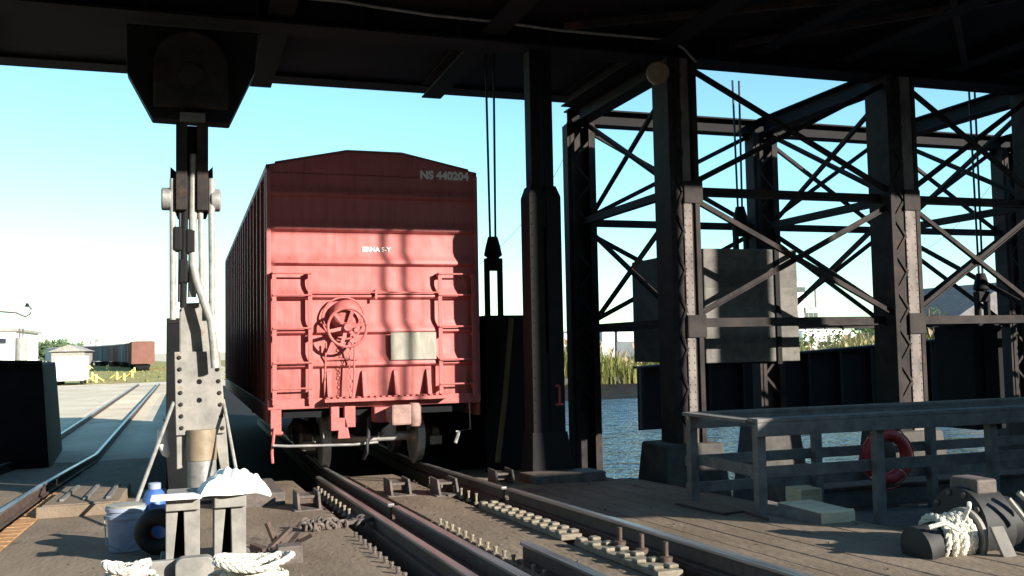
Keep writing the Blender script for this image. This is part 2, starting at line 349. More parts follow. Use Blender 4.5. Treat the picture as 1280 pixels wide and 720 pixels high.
plain_rail(LR, 'shiny rail of the empty track, the one beside the blue pail', [-4, 11.9, 15.4, 24.3, 80])
plain_rail(LL, 'shiny rail of the empty track passing the low dark wall', [-4, 15.4, 24.3, 80])
m = MB()
for y in [y * .28 for y in range(20, 56)]:
    m.slab(LR + .12 + random.uniform(0, .03), LR + .34, y, y + .25, .05, .012)
tag(m.build('tie_plate_strip', RUST, jit=.006), 'orange rusty strip of plates beside the rail of the empty track', 'strip')
# switch rail and check bar on the empty track
m = MB(); rail_prof(LL - .35, zl, [8, 15.4, 18.5], .07, .14, (m, m)); tag(m.build('check_rail', RAILM), 'dark check rail lying outside the empty track', 'rail')

# yard track beyond: ties in gravel
tt = None
m = MB()
for k in range(60):
    y = 25 + k * .62; m.box(-3.95, -1.45, y, y + .22, GZ - .05, GZ + .004)
o = structure(m.build('track_ties', GRAVEL))

# rack castings along the far boxcar rail
def rack(name, y0, y1, n, label, x=RR - .32):
    t = thing(name, (x, y0, zd(y0)), label, 'rack casting', 'pale rack castings on the deck')
    mm = MB(); mm.slab(x - .1, x + .1, y0, y1, .05, .05); mm.build('base_plate', PALE, t, bevel=.008)
    for k in range(n):
        y = y0 + .05 + (y1 - y0 - .18) * k / (n - 1)
        for sx in (-.07, .05):
            mm = MB(); mm.slab(x + sx - .035, x + sx + .045, y, y + .1, .03, .081); mm.build('tooth', PALE, t, bevel=.012)
rack('rack_casting', 8.05, 10.6, 11, 'long pale toothed casting beside the joint of the far boxcar rail')
rack('rack_casting', 6.2, 7.75, 6, 'shorter toothed casting with rusty bolts, nearest the winch')
for y in (6.5, 6.9, 7.3):
    mm = MB(); mm.lathe((RR - .2, y, zd(y) + .04), (0, 0, 1), [(0, .05), (.05, .05), (.055, .02), (.16, .02)], 10)
    tag(mm.build('deck_bolt', RAILM, smooth=True), 'rusty upright bolt standing on the short rack casting', 'bolt', 'rusty bolts on the rack casting')

# rail braces
def brace_thing(loc, label, rz, first=[None]):
    if first[0] is None:
        t = thing('rail_brace', (0, 0, 0), label, 'rail brace', 'rail braces near the boxcar wheels')
        for sx in (-.16, .16):
            m = MB(); m.prism([(sx - .02, -.3, 0), (sx - .02, .3, 0), (sx - .02, .3, .26), (sx - .02, -.16, .26)], (.04, 0, 0)); m.build('side_plate', IRON, t, bevel=.006)
        m = MB(); m.box(-.139, .139, -.12, .3, .16, .2); m.build('top_plate', IRON, t, bevel=.006)
        m = MB(); m.box(-.24, .24, -.34, .32, -.02, .018); m.build('base_plate', IRON, t, bevel=.006)
        first[0] = t
        t.location = loc; t.rotation_euler = (0, 0, rz); t.scale = (.75,) * 3; return t
    return dup(first[0], loc, label, rz, .75)
for x, y, lab in ((1.35, 11.7, 'rail brace on the deck right of the pedestal, left of the near wheel'), (2.6, 12.5, 'rail brace between the rails, in front of the near wheel'),
                  (3.15, 12.2, 'rail brace just inside the far wheel'), (4.15, 12.9, 'rail brace outside the far rail, by the dark guide column')):
    brace_thing((x, y, zd(y) + .01), lab, R(random.uniform(-6, 6)))
m = MB(); m.slab(.35, 1.15, 12.2, 14.2, .2, .16); tag(m.build('cover_slab', IRON, bevel=.02), 'low grey slab lying on the deck below the boxcar ladder', 'slab')
m = MB(); m.slab(4.5, 5.6, 12.6, 13.2, .2, .12); tag(m.build('cover_slab', IRON, bevel=.02), 'low dirty slab at the foot of the twin guide column', 'slab')
m = MB(); m.slab(-1.6, -.75, 12.6, 15.0, .2, .14); m.slab(-1.65, -.72, 12.5, 12.58, .2, .13)
tag(m.build('step_platform', DECK, bevel=.015), 'low weathered timber step beside the rail of the empty track', 'step')
for k in range(3):
    m = MB(); m.bar((-1.42 + k * .26, 12.9, zd(12.9) + .155), (-1.42 + k * .26, 14.8, zd(14.8) + .155), .05, .03)
    tag(m.build('batten', WOOD, bevel=.005), 'thin dark batten nailed along the low timber step', 'batten', 'battens on the timber step')
# dirty chain and linkage across the deck
def ground_at(px, py):
    d = ray(px, py); t_ = 1
    for _ in range(30):
        p = CAM + d * t_; t_ = (zd(p.y) - CAM.z) / d.z
    return CAM + d * t_
c0, c1 = ground_at(378, 664), ground_at(470, 655)
t = thing('chain_pile', c0, 'dark greasy chain and bar lying across the deck to the near rail', 'chain')
random.seed(11)
for k in range(30):
    p = c0.lerp(c1, random.uniform(0, .85)) + V((0, random.uniform(-.1, .1), random.uniform(.02, .07))); a = random.uniform(0, 3.14)
    m = MB(); m.torus(p, (math.cos(a), math.sin(a), random.uniform(-.5, .8)), .04, .016, 10, 6); m.build('link', IRON, t, smooth=True)
m = MB(); m.bar(c0 + V((.1, 0, .03)), c1 + V((.05, 0, .06)), .08, .04); m.build('bar', IRON, t, bevel=.006)
# broken iron by the pedestal
t = thing('scrap_iron', (.75, 8.5, zd(8.5)), 'tangle of rusty iron scraps and bent rods beside the grey pedestal', 'scrap')
for k in range(9):
    p = V((.62 + random.uniform(-.15, .2), 8.45 + random.uniform(-.25, .3), zd(8.5) + .04)); q = p + V((random.uniform(-.25, .25), random.uniform(-.2, .2), random.uniform(0, .22)))
    m = MB(); m.bar(p, q, .05, .03); m.build('rod', RAILM, t)
m = MB(); m.slab(.7, .9, 8.1, 8.3, .3, .14); m.build('block', IRON, t, bevel=.01)

# dirt and chips on the deck
random.seed(41); m = MB()
for k in range(420):
    x = random.choice((random.uniform(-1.8, 1.55), random.uniform(2.45, 3.1), random.uniform(3.7, 5.9))); y = random.uniform(5.5, 14.5)
    if random.random() < .5: x = random.choice((1.5, 2.47, 3.1, 3.72, .9)) + random.gauss(0, .07)
    sz = random.uniform(.004, .013)
    bmesh.ops.create_icosphere(m.bm, subdivisions=1, radius=sz, matrix=Matrix.Translation((x, y, zd(y) + sz * .3)) @ Matrix.Rotation(random.uniform(0, 3), 4, 'Z') @ Matrix.Diagonal((1.6, 1, .6, 1)))
o = m.build('deck_litter', IRON, jit=.003); o['kind'] = 'stuff'; o['label'] = 'small chips and dirt scattered over the deck boards'; o['category'] = 'litter'
# ------------------------------------------------------------------ boxcar
XL, XR, YE, ZB, ZE, ZP, LEN = 1.13, 4.28, 14.4, 1.27, 4.73, 4.95, 15.6
XC = (XL + XR) / 2
car = thing('boxcar', (XC, YE, .18), 'red freight boxcar numbered NS 440204 standing end-on under the gantry', 'boxcar')
m = MB(); m.prism([(XL + .03, YE + .06, ZB - .1), (XR - .03, YE + .06, ZB - .1), (XR - .03, YE + .06, ZE - .02), (XC + .35, YE + .06, ZP - .04), (XC - .35, YE + .06, ZP - .04), (XL + .03, YE + .06, ZE - .02)], (0, LEN - .06, 0))
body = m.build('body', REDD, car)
n = 19
for k in range(n):
    y = YE + .25 + k * (LEN - .4) / (n - 1)
    for x0, x1 in ((XL - .035, XL + .031), (XR - .031, XR + .035)):
        m = MB(); m.box(x0, x1, y - .05, y + .05, ZB - .045, ZE - .105); m.build('side_post', REDD, car, bevel=.008)
m = MB()
for x0, x1 in ((XL - .03, XL + .03), (XR - .03, XR + .03)):
    m.box(x0, x1, YE, YE + LEN, ZE - .1, ZE + .0); m.box(x0, x1, YE + .01, YE + LEN, ZB - .32, ZB - .05)
m.build('side_sill', REDD, car, bevel=.01)
m = MB(); m.prism([(XL + .1, YE, ZE), (XC - .42, YE, ZP), (XC + .42, YE, ZP), (XR - .1, YE, ZE), (XR - .1, YE, ZE + .045), (XC + .42, YE, ZP + .045), (XC - .42, YE, ZP + .045), (XL + .1, YE, ZE + .045)], (0, LEN, 0))
for k in range(14):
    y = YE + .5 + k * 1.12
    m.prism([(XL + .1, y, ZE + .04), (XC - .42, y, ZP + .04), (XC + .42, y, ZP + .04), (XR - .1, y, ZE + .04), (XR - .1, y, ZE + .09), (XC + .42, y, ZP + .09), (XC - .42, y, ZP + .09), (XL + .1, y, ZE + .09)], (0, .09, 0))
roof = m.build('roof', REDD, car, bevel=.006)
# corrugated end panel: profile in (z, outward)
ribs = [4.28, 3.77, 3.27, 2.77, 2.25, 1.76]
prof = [(ZB - .02, 0.0)]
for zr in reversed(ribs):
    prof += [(zr - .03, 0.0), (zr - .012, .05), (zr + .005, .075), (zr + .03, .078), (zr + .07, .055), (zr + .13, .018), (zr + .19, 0.0)]
m = MB()
xs = [XL, XL + .05, XL + .12, XR - .12, XR - .05, XR]
grid = []
for z, d in prof + [(4.62, 0)]:
    grid.append([m.bm.verts.new((x, YE - d * (0 if i in (0, 5) else (.5 if i in (1, 4) else 1)), z)) for i, x in enumerate(xs)])
for i in range(len(grid) - 1):
    for j in range(5): m.bm.faces.new([grid[i][j], grid[i][j + 1], grid[i + 1][j + 1], grid[i + 1][j]])
m.prism([(XL, YE, 4.61), (XR, YE, 4.61), (XR, YE, ZE + .0), (XC + .4, YE, ZP + .0), (XC - .4, YE, ZP + .0), (XL, YE, ZE + .0)], (0, .055, 0))
m.box(XL, XR, YE + .003, YE + .055, ZB - .02, 4.612)
ep = m.build('end_panel', RED, car, smooth=True)
m = MB()
for x0, x1 in ((XL - .028, XL + .035), (XR - .035, XR + .028)): m.box(x0, x1, YE - .035, YE + .05, ZB - .1, 4.66)
m.build('corner_post', RED, car, bevel=.01)
m = MB(); m.box(XL - .02, XR + .02, YE - .06, YE + .05, ZB - .12, ZB + .03); m.build('end_sill', HARD, car, bevel=.012)
m = MB(); m.box(1.9, 3.75, YE - .24, YE - .061, ZB - .03, ZB + .02)
for k in range(20): m.box(1.92 + k * .09, 1.97 + k * .09, YE - .25, YE - .06, ZB + .021, ZB + .04)
m.build('crossover_platform', HARD, car)
for x in (1.98, 2.5, 2.98, 3.48):
    m = MB(); m.prism([(x - .03, YE, ZB + .04), (x - .03, YE - .16, ZB + .04), (x - .03, YE - .04, ZB + .4), (x - .03, YE, ZB + .42)], (.06, 0, 0)); m.build('platform_bracket', HARD, car, bevel=.006)
# ladders
def ladder(x0, x1, zt, zb, zs):
    for x in (x0, x1):
        m = MB()
        m.box(x - .03, x + .03, YE - .135, YE - .115, zb, zt)
        for zr in (zt - .04, (zt + zb) / 2, zb + .15): m.box(x - .03, x + .03, YE - .116, YE - .01, zr - .03, zr + .03)
        m.build('ladder_stile', HARD, car, bevel=.004)
    for z in zs:
        m = MB(); m.tube([(x0 - .02, YE - .142, z), (x1 + .02, YE - .142, z)], .014, 8); m.build('ladder_rung', HARD, car, smooth=True)
ladder(1.2, 1.71, 3.15, ZB - .05, (2.8, 2.32, 1.82, 1.45, 3.12))
ladder(3.66, 4.19, 3.15, ZB - .02, (2.8, 2.32, 1.82, 1.45, 3.12))
m = MB(); m.tube([(1.71, YE - .13, 2.84), (3.66, YE - .13, 2.84)], .012, 8)
for x in (2.68,): m.box(x - .012, x + .012, YE - .13, YE, 2.8, 2.88); m.box(x - .015, x + .015, YE - .14, YE - .12, 2.74, 2.9)
m.build('handrail', HARD, car)
# brake wheel, housing, chain
bx, bz = 2.22, 2.42
m = MB(); m.torus((bx, YE - .3, bz - .1), (0, 1, 0), .28, .022, 36, 8)
for k in range(6):
    a = k * math.pi / 3 + .2; m.bar((bx + .06 * math.cos(a), YE - .27, bz - .1 + .06 * math.sin(a)), (bx + .27 * math.cos(a), YE - .3, bz - .1 + .27 * math.sin(a)), .05, .02, up=(0, 1, 0))
m.lathe((bx, YE - .34, bz - .1), (0, 1, 0), [(0, .05), (.05, .08), (.1, .08)], 16)
m.build('brake_wheel', HARD, car, smooth=True)
m = MB(); m.lathe((bx + .02, YE, bz + .08), (0, -1, 0), [(0, .24), (.12, .23), (.19, .18), (.22, .1)], 28); m.build('brake_housing', HARD, car, smooth=True)
m = MB(); m.torus((bx - .02, YE - .08, bz + .04), (0, 1, 0), .31, .016, 36, 6); m.build('brake_guard', HARD, car, smooth=True)
m = MB()
for k in range(13):
    m.torus((bx + .05 + .008 * math.sin(k), YE - .2 + .01 * (k % 2), 2.08 - k * .068), ((1, 0, 0) if k % 2 else (0, 1, 0)), .026, .007, 10, 6)
m.build('brake_chain', HARD, car, smooth=True)
m = MB(); m.tube([(bx + .12, YE - .2, 2.1), (bx + .1, YE - .22, 1.5), (bx + .08, YE - .2, 1.28)], .014, 8); m.tube([(bx - .28, YE - .1, 2.1), (bx - .3, YE - .06, 1.5), (bx - .3, YE - .08, 1.3)], .014, 8); m.tube([(1.98, YE - .1, 1.86), (2.42, YE - .1, 1.86)], .01, 6)
m.build('brake_rod', HARD, car, smooth=True)
# galvanised plate
m = MB(); m.box(2.9, 3.6, YE - .09, YE - .075, 1.83, 2.24); m.box(2.93, 2.97, YE - .076, YE - .001, 1.9, 2.2); m.box(3.53, 3.57, YE - .076, YE - .001, 1.9, 2.2)
m.build('routing_board', GALV, car, bevel=.003)
text_bm('NS 440204', .172, (3.4, YE - .008, 4.6), (1, 0, 0), (0, 0, 1), .003, .008).build('car_number', WHITE, car)
text_bm('BRNA S-Y', .1, (2.5, YE - .012, 3.46), (1, 0, 0), (0, 0, 1), .003, .003).build('stencil', WHITE, car)
# underframe
m = MB(); m.box(XL + .2, XR - .2, YE + .05, YE + LEN, ZB - .25, ZB - .13); m.box(XC - .3, XC + .3, YE + .1, YE + LEN, .7, ZB - .2)
m.build('underframe', DARKG, car)
m = MB(); m.box(1.15, 1.3, YE - .06, YE - .02, .78, ZB - .12); m.box(1.15, 1.32, YE - .1, YE + .05, .8, .84); m.tube([(1.2, YE - .1, .9), (1.16, YE - .12, .55), (1.17, YE - .12, .4)], .022, 8); m.build('sill_step', HARD, car, bevel=.006)
m = MB(); m.tube([(4.12, YE - .04, ZB - .1), (4.13, YE - .04, .75), (3.9, YE - .04, .72)], .014, 8); m.tube([(3.95, YE - .04, .72), (3.88, YE - .06, .55)], .03, 8); m.build('sill_step', MID, car)
m = MB(); m.tube([(1.17, YE - .2, .66), (1.4, YE - .22, .64), (2.3, YE - .25, .62), (2.66, YE - .25, .64), (2.68, YE - .25, .78)], .02, 8); m.build('cut_lever', MID, car, smooth=True)
# coupler
m = MB(); m.box(2.62, 3.0, YE - .2, YE + .3, .92, 1.145); m.build('striker', HARD, car, bevel=.02)
m = MB(); m.quadbox([(2.78, YE - .7, .9), (3.08, YE - .68, .9), (2.98, YE - .21, .94), (2.78, YE - .21, .94), (2.78, YE - .7, 1.2), (3.08, YE - .68, 1.2), (2.98, YE - .21, 1.13), (2.78, YE - .21, 1.13)])
m.build('coupler', mat('rusty_coupler', (.2, .12, .1), (.32, .2, .17), 7, .8, 0, .3), car, bevel=.03)
m = MB(); m.lathe((3.13, YE - .6, .88), (0, 0, 1), [(0, .08), (.05, .1), (.28, .1), (.33, .07)], 16); m.box(3.0, 3.14, YE - .58, YE - .4, .94, 1.1); m.build('coupler_knuckle', MATS['rusty_coupler'], car, smooth=True)
m = MB(); m.tube([(2.55, YE - .2, 1.0), (2.5, YE - .35, .7), (2.46, YE - .4, .5), (2.44, YE - .3, .42)], .03, 10); m.build('air_hose', RUBBER, car, smooth=True)
m = MB(); m.box(2.0, 2.12, YE - .12, YE + .1, .82, ZB - .1); m.box(2.2, 2.36, YE - .1, YE + .1, .86, ZB - .1); m.prism([(2.1, YE - .1, .7), (2.28, YE - .1, .7), (2.22, YE - .1, 1.0), (2.12, YE - .1, 1.0)], (0, .08, 0)); m.build('brake_bracket', HARD, car, bevel=.008)
# trucks
def truck(yc):
    for ya in (yc - .88, yc + .88):
        m = MB(); m.tube([(RL - .15, ya, .6), (RR + .15, ya, .6)], .075, 12); ax = m.build('axle', WHEEL, car, smooth=True)
        for x, sgn in ((RL, 1), (RR, -1)):
            mm = MB(); mm.lathe((x - .05 * sgn, ya, .6), (sgn, 0, 0), [(0, .1), (.0, .33), (.005, .405), (.012, .417), (.098, .425), (.102, .455), (.13, .455), (.137, .38), (.1, .34), (.1, .12), (.16, .1)], 36)
            mm.build('wheel', WHEEL, ax, smooth=True)
    for x in (RL - .24, RR + .24):
        m = MB(); m.prism([(x - .06, yc - 1.15, .5), (x - .06, yc - 1.15, .72), (x - .06, yc - .6, .86), (x - .06, yc + .6, .86), (x - .06, yc + 1.15, .72), (x - .06, yc + 1.15, .5), (x - .06, yc + .6, .48), (x - .06, yc + .3, .3), (x - .06, yc - .3, .3), (x - .06, yc - .6, .48)], (.12, 0, 0))
        sf = m.build('side_frame', IRON, car, bevel=.02)
        for ya in (yc - .88, yc + .88):
            mm = MB(); mm.box(x - .1, x + .1, ya - .3, ya + .12, .46, .6); mm.lathe((x - .11, ya, .6), (1, 0, 0), [(0, .1), (.02, .13), (.2, .13), (.22, .1)], 14); mm.build('bearing', GALV, sf, bevel=.01)
    m = MB(); m.box(RL - .1, RR + .1, yc - .2, yc + .2, .55, .8); m.build('bolster', IRON, car, bevel=.02)
truck(YE + 1.95); truck(YE + LEN - 1.95)

# ------------------------------------------------------------------ bridge side girders either side of the boxcar
def side_girder(x0, x1, y0, y1, label):
    t = thing('side_girder', ((x0 + x1) / 2, y0, 0), label, 'girder', 'side girders of the bridge')
    xm = (x0 + x1) / 2
    m = MB(); m.box(xm - .02, xm + .02, y0 + .06, y1, -.5, 2.42); m.build('web', DARKG, t)
    m = MB(); m.box(x0, x1, y0, y1, 2.42, 2.5); m.box(x0, x1, y0, y1, -.6, -.5); m.build('flange', STEEL, t, bevel=.008)
    m = MB(); m.box(x0, x1, y0, y0 + .05, -.5, 2.42); m.build('end_plate', DARKG, t, bevel=.01)
    for k in range(6):
        y = y0 + 1.4 + k * 2; m = MB(); m.box(x0 + .03, xm - .021, y, y + .05, -.5, 2.42); m.box(xm + .021, x1 - .03, y, y + .05, -.5, 2.42); m.build('stiffener', STEEL, t)
side_girder(4.5, 5.4, 14.75, 29, 'black plate girder between the boxcar and the twin guide column, a pole leaning on it')
side_girder(-.27, .4, 14.75, 29, 'black plate girder behind the riveted mast')
m = MB(); m.tube([WY(639, 398, 14.55), WY(631, 500, 14.5), WY(622, 578, 14.45)], .045, 8)
tag(m.build('leaning_pole', mat('dull_yellow', (.09, .075, .03), (.13, .105, .04), 5, .8), smooth=True), 'dull yellow pole leaning on the end of the black girder beside the boxcar', 'pole')

# ------------------------------------------------------------------ gantry (gallows) frame
YF, YR = 13.3, 17.2
GX = [7.2, 11.3, 14.5, 17.8, 21.5]
g = thing('gantry_frame', (6, YF, 0), 'huge black steel gantry spanning overhead, its braced towers standing in the water', 'gantry')
m = MB(); m.box(-15, 7.05, 7.7, YR, 6.78, 7.3); m.build('overhead_deck', STEEL, g)
m = MB(); m.box(7.05, 30, 7.7, 13.7, 6.78, 7.3); m.build('overhead_deck', STEEL, g)
def igirder(p, q, w, h, t=.03, name='girder', mt=STEEL, along='x', rivets=0):
    m = MB(); (x0, y0, z0), (x1, y1, z1) = p, q
    up = V((0, 0, h / 2))
    m.bar(V(p) + up - V((0, 0, t / 2)), V(q) + up - V((0, 0, t / 2)), w, t); m.bar(V(p) - up + V((0, 0, t / 2)), V(q) - up + V((0, 0, t / 2)), w, t)
    m.bar(p, q, t, h - 2 * t)
    L_ = (V(q) - V(p)).length
    if rivets:
        d = (V(q) - V(p)).normalized(); nst = int(L_ / 1.4)
        for k in range(nst):
            c = V(p) + d * (1.4 * k + .5); m.bar(c - d * .02, c + d * .02, w * .9, h - 2 * t - .01)
    return m.build(name, mt, g)
igirder((-15, YF, 6.75), (30, YF, 6.75), .5, .72, .035, rivets=1)
igirder((-15, YR - .12, 6.98), (7.2, YR - .12, 6.98), .5, .5, .03)
igirder((7.0, YR, 6.42), (30, YR, 6.42), .34, .3, .03)
for x in (-9, -3, 1.2, 4.2, 6.9): igirder((x, 9, 6.64), (x, YR - .38, 6.64), .35, .26, .025)
for x in GX: igirder((x, YF + .27, 6.42), (x, YR - .18, 6.42), .32, .32, .025)
for x in (8.6, 10.2, 12.4, 13.6): igirder((x, 9, 6.66), (x, YF - .27, 6.66), .3, .22, .025)
for a, b in (((5.2, 12.8, 6.62), (9.4, 10.2, 6.62)), ((8.0, 12.9, 6.6), (10.7, 10.0, 6.6)), ((9.8, 10.2, 6.6), (12.6, 12.9, 6.6)), ((-6, 13, 6.6), (-1, 10, 6.6))):
    m = MB(); m.bar(a, b, .09, .09); m.build('ceiling_brace', TOWER, g)
# columns
def hcol(x, y, z0, z1, mt=TOWER, w=.44, d=.46, flare=0):
    m = MB(); t = .03
    m.box(x - w / 2, x - w / 2 + t, y - d / 2, y + d / 2, z0, z1); m.box(x + w / 2 - t, x + w / 2, y - d / 2, y + d / 2, z0, z1)
    m.box(x - w / 2 + t, x + w / 2 - t, y - .06, y - .03, z0, z1)
    for s in (-1, 1):      # outstanding angle legs
        xx = x + s * w / 2; m.box(min(xx, xx + s * .06), max(xx, xx + s * .06), y - d / 2, y - d / 2 + .018, z0, z1); m.box(min(xx, xx - s * .08), max(xx, xx - s * .08), y - d / 2 - .019, y - d / 2 - .001, z0, z1)
    if flare: m.quadbox([(x - w / 2 - flare, y - d / 2 - flare, z0 - .6), (x + w / 2 + flare, y - d / 2 - flare, z0 - .6), (x + w / 2 + flare, y + d / 2 + flare, z0 - .6), (x - w / 2 - flare, y + d / 2 + flare, z0 - .6),
                         (x - w / 2 - .03, y - d / 2 - .03, z0 + .9), (x + w / 2 + .03, y - d / 2 - .03, z0 + .9), (x + w / 2 + .03, y + d / 2 + .03, z0 + .9), (x - w / 2 - .03, y + d / 2 + .03, z0 + .9)])
    c = m.build('column', mt, g)
    # lattice bars across the open face
    m = MB(); z = max(z0, .8) + .1; k = 0
    while z < min(z1, 6.3) - .4:
        xa, xb = (x - w / 2 + .04, x + w / 2 - .04) if k % 2 else (x + w / 2 - .04, x - w / 2 + .04)
        m.bar((xa, y - d / 2 + .0, z), (xb, y - d / 2 + .0, z + .42), .05, .012, up=(0, 1, 0)); z += .42; k += 1
    m.build('lacing', mt, c)
    for zz in [1.2 + .3 * j for j in range(1)]:
        pass
    return c
for x in GX:
    hw = .22 if x == GX[0] else .26
    m = MB(); m.box(x - hw, x + hw, YF - .26, YF + .28, .5, 6.39)
    for xx in (x - hw - .03, x + hw - .05): m.box(xx, xx + .08, YF - .3, YF - .261, .5, 6.39)
    c = m.build('column', TOWER, g, bevel=.006)
    x0, x1 = (x - .02, x + .11) if x == GX[0] else (x + .0, x + .205)
    m = MB(); m.box(x0, x1, YF - .285, YF - .262, .5, 6.38)
    z = .6
    while z < 6.3:
        for xx in (x0 + .02, x1 - .02): m.lathe((xx, YF - .284, z), (0, -1, 0), [(0, .014), (.006, .013), (.011, .006)], 6)
        z += .11
    fp = m.build('lit_strip_plate', FACE, c)  # sunlit strip of the column, put in by its lighter colour
    m = MB(); z = .7; k = 0
    while z < 6.1:
        xa, xb = (x - hw + .05, x0) if k % 2 else (x0, x - hw + .05)
        m.bar((xa, YF - .28, z), (xb, YF - .28, z + .3), .04, .012, up=(0, 1, 0)); z += .3; k += 1
    m.build('lacing', TOWER, c)
    hcol(x, YR, -1.5 if x < 8 else .3, 6.27, w=.46, d=.4, flare=.12 if x < 8 else 0)
LV = [2.25, 4.3, 6.35]
def strut(p, q, w=.13, h=.13, name='strut'):
    m = MB(); d = (V(q) - V(p)).normalized(); m.bar(p, q, w, .02); m.bar(V(p) + V((0, 0, h / 2)), V(q) + V((0, 0, h / 2)), .02, h); m.build(name, TOWER, g)
def xbrace(p0, p1, z0, z1, dbl=.13, out=V((0, 0, 0))):
    p0, p1 = V(p0) + out, V(p1) + out
    for a, b, o2 in ((V((p0.x, p0.y, z0 + .12)), V((p1.x, p1.y, z1 - .12)), out * .0), (V((p0.x, p0.y, z1 - .12)), V((p1.x, p1.y, z0 + .12)), out * .35)):
        m = MB(); m.bar(a + o2, b + o2, .075, .02, up=(0, 0, 1)); m.bar(a + o2 + V((0, 0, .04)), b + o2 + V((0, 0, .04)), .02, .08); m.build('brace', TOWER, g)
for i in range(len(GX) - 1):
    for y, sg in ((YF, -1), (YR, 1)):
        for z in LV[:2]: strut((GX[i] + .22, y, z), (GX[i + 1] - .22, y, z))
        for z0, z1 in zip(LV[:-1], LV[1:]): xbrace((GX[i] + .2, y, 0), (GX[i + 1] - .2, y, 0), z0, z1, out=V((0, sg * .13, 0)))
for x in GX:
    for z in LV[:2]: strut((x, YF + .23, z), (x, YR - .2, z))
    for z0, z1 in zip(LV[:-1], LV[1:]): xbrace((x, YF + .2, 0), (x, YR - .18, 0), z0, z1, out=V((.12, 0, 0)))
    for y, sg in ((YF, -1), (YR, 1)):
        for z in LV[:2]:
            m = MB(); m.box(x - .02, x + .3, y + sg * .29, y + sg * .31, z - .17, z + .17); m.build('gusset', TOWER, g, bevel=.005)
# twin guide column at the end of the right bridge girder
m = MB()
for x0, x1 in ((4.82, 4.98), (5.02, 5.17)): m.box(x0, x1, 13.28, 13.54, zd(13.3), 6.39)
m.build('guide_column', STEEL, g, bevel=.01)
m = MB()
def sheath(x0, x1, tx0, tx1):
    m.box(x0, x1, 13.22, 13.6, zd(13.3) + .02, 4.2)
    m.quadbox([(x0, 13.22, 4.2), (x1, 13.22, 4.2), (x1, 13.6, 4.2), (x0, 13.6, 4.2), (tx0, 13.26, 4.36), (tx1, 13.26, 4.36), (tx1, 13.56, 4.36), (tx0, 13.56, 4.36)])
sheath(4.75, 4.97, 4.8, 4.97); sheath(5.02, 5.25, 5.02, 5.19)
m.box(4.95, 5.04, 13.24, 13.58, zd(13.3) + .03, 1.9); m.box(4.95, 5.04, 13.24, 13.58, 3.75, 4.3)
m.quadbox([(4.7, 13.16, zd(13.1)), (5.36, 13.16, zd(13.1)), (5.36, 13.7, zd(13.1)), (4.7, 13.7, zd(13.1)), (4.73, 13.205, .75), (5.27, 13.205, .75), (5.27, 13.61, .75), (4.73, 13.61, .75)])
for x in (4.79, 4.93, 5.06, 5.21):
    z = .9
    while z < 4.15:
        m.lathe((x, 13.221, z), (0, -1, 0), [(0, .015), (.007, .014), (.012, .006)], 6); z += .16
sh = m.build('guide_sheath', STEEL, g, bevel=.01)
REDM = mat('red_marking', (.3, .03, .03), (.4, .06, .05), 10, .7, 0, 0)
m = MB(); m.box(5.145, 5.175, 13.208, 13.2195, 1.16, 1.42); m.box(5.095, 5.225, 13.208, 13.2195, 1.13, 1.16); m.box(5.1, 5.16, 13.208, 13.2195, 1.40, 1.43); m.build('red_numeral', REDM, sh)
# piers
for x, lab in ((GX[0], 'dark concrete pier under the nearest laced tower column, beside the handrail corner'), (GX[1], 'dark concrete pier in the water behind the red life ring'), (GX[2], 'dark concrete pier behind the far end of the handrail')):
    m = MB(); y = YF
    m.quadbox([(x - .75, y - .65, -2), (x + .75, y - .65, -2), (x + .75, y + .65, -2), (x - .75, y + .65, -2), (x - .5, y - .42, .5), (x + .45, y - .42, .5), (x + .45, y + .42, .5), (x - .5, y + .42, .5)])
    tag(m.build('concrete_pier', PIERM, bevel=.04), lab, 'pier', 'concrete piers of the gantry')
for x in GX[1:4]:
    m = MB(); y = YR; m.quadbox([(x - .7, y - .6, -2), (x + .7, y - .6, -2), (x + .7, y + .6, -2), (x - .7, y + .6, -2), (x - .45, y - .4, .3), (x + .45, y - .4, .3), (x + .45, y + .4, .3), (x - .45, y + .4, .3)])
    tag(m.build('concrete_pier', PIERM, bevel=.04), 'dark concrete pier of the back tower row, behind the walkway', 'pier', 'back row piers')
# conduit along the front girder
pts = [WY(x, y, 13.0) for x, y in ((385, -2), (430, 2), (465, 8), (540, 19), (620, 27), (700, 38), (780, 45), (838, 50), (856, 62), (870, 78))]
m = MB(); m.tube(pts, .022, 8); tag(m.build('conduit', LIGHTROD, smooth=True), 'thin pale conduit pipe running along the dark overhead girder', 'pipe')
# round work light at column top
t = thing('work_light', WY(822, 92, 12.95), 'round brown lamp housing at the top of the nearest laced tower column', 'lamp')
c = WY(822, 92, 12.95)
m = MB(); m.lathe(c, (-.35, -.7, -.15), [(0, .1), (.03, .17), (.2, .17), (.22, .15)], 20); m.build('housing', TAN, t, smooth=True)
m = MB(); m.bar(c, c + V((.35, .12, .1)), .06, .06); m.build('arm', STEEL, t)

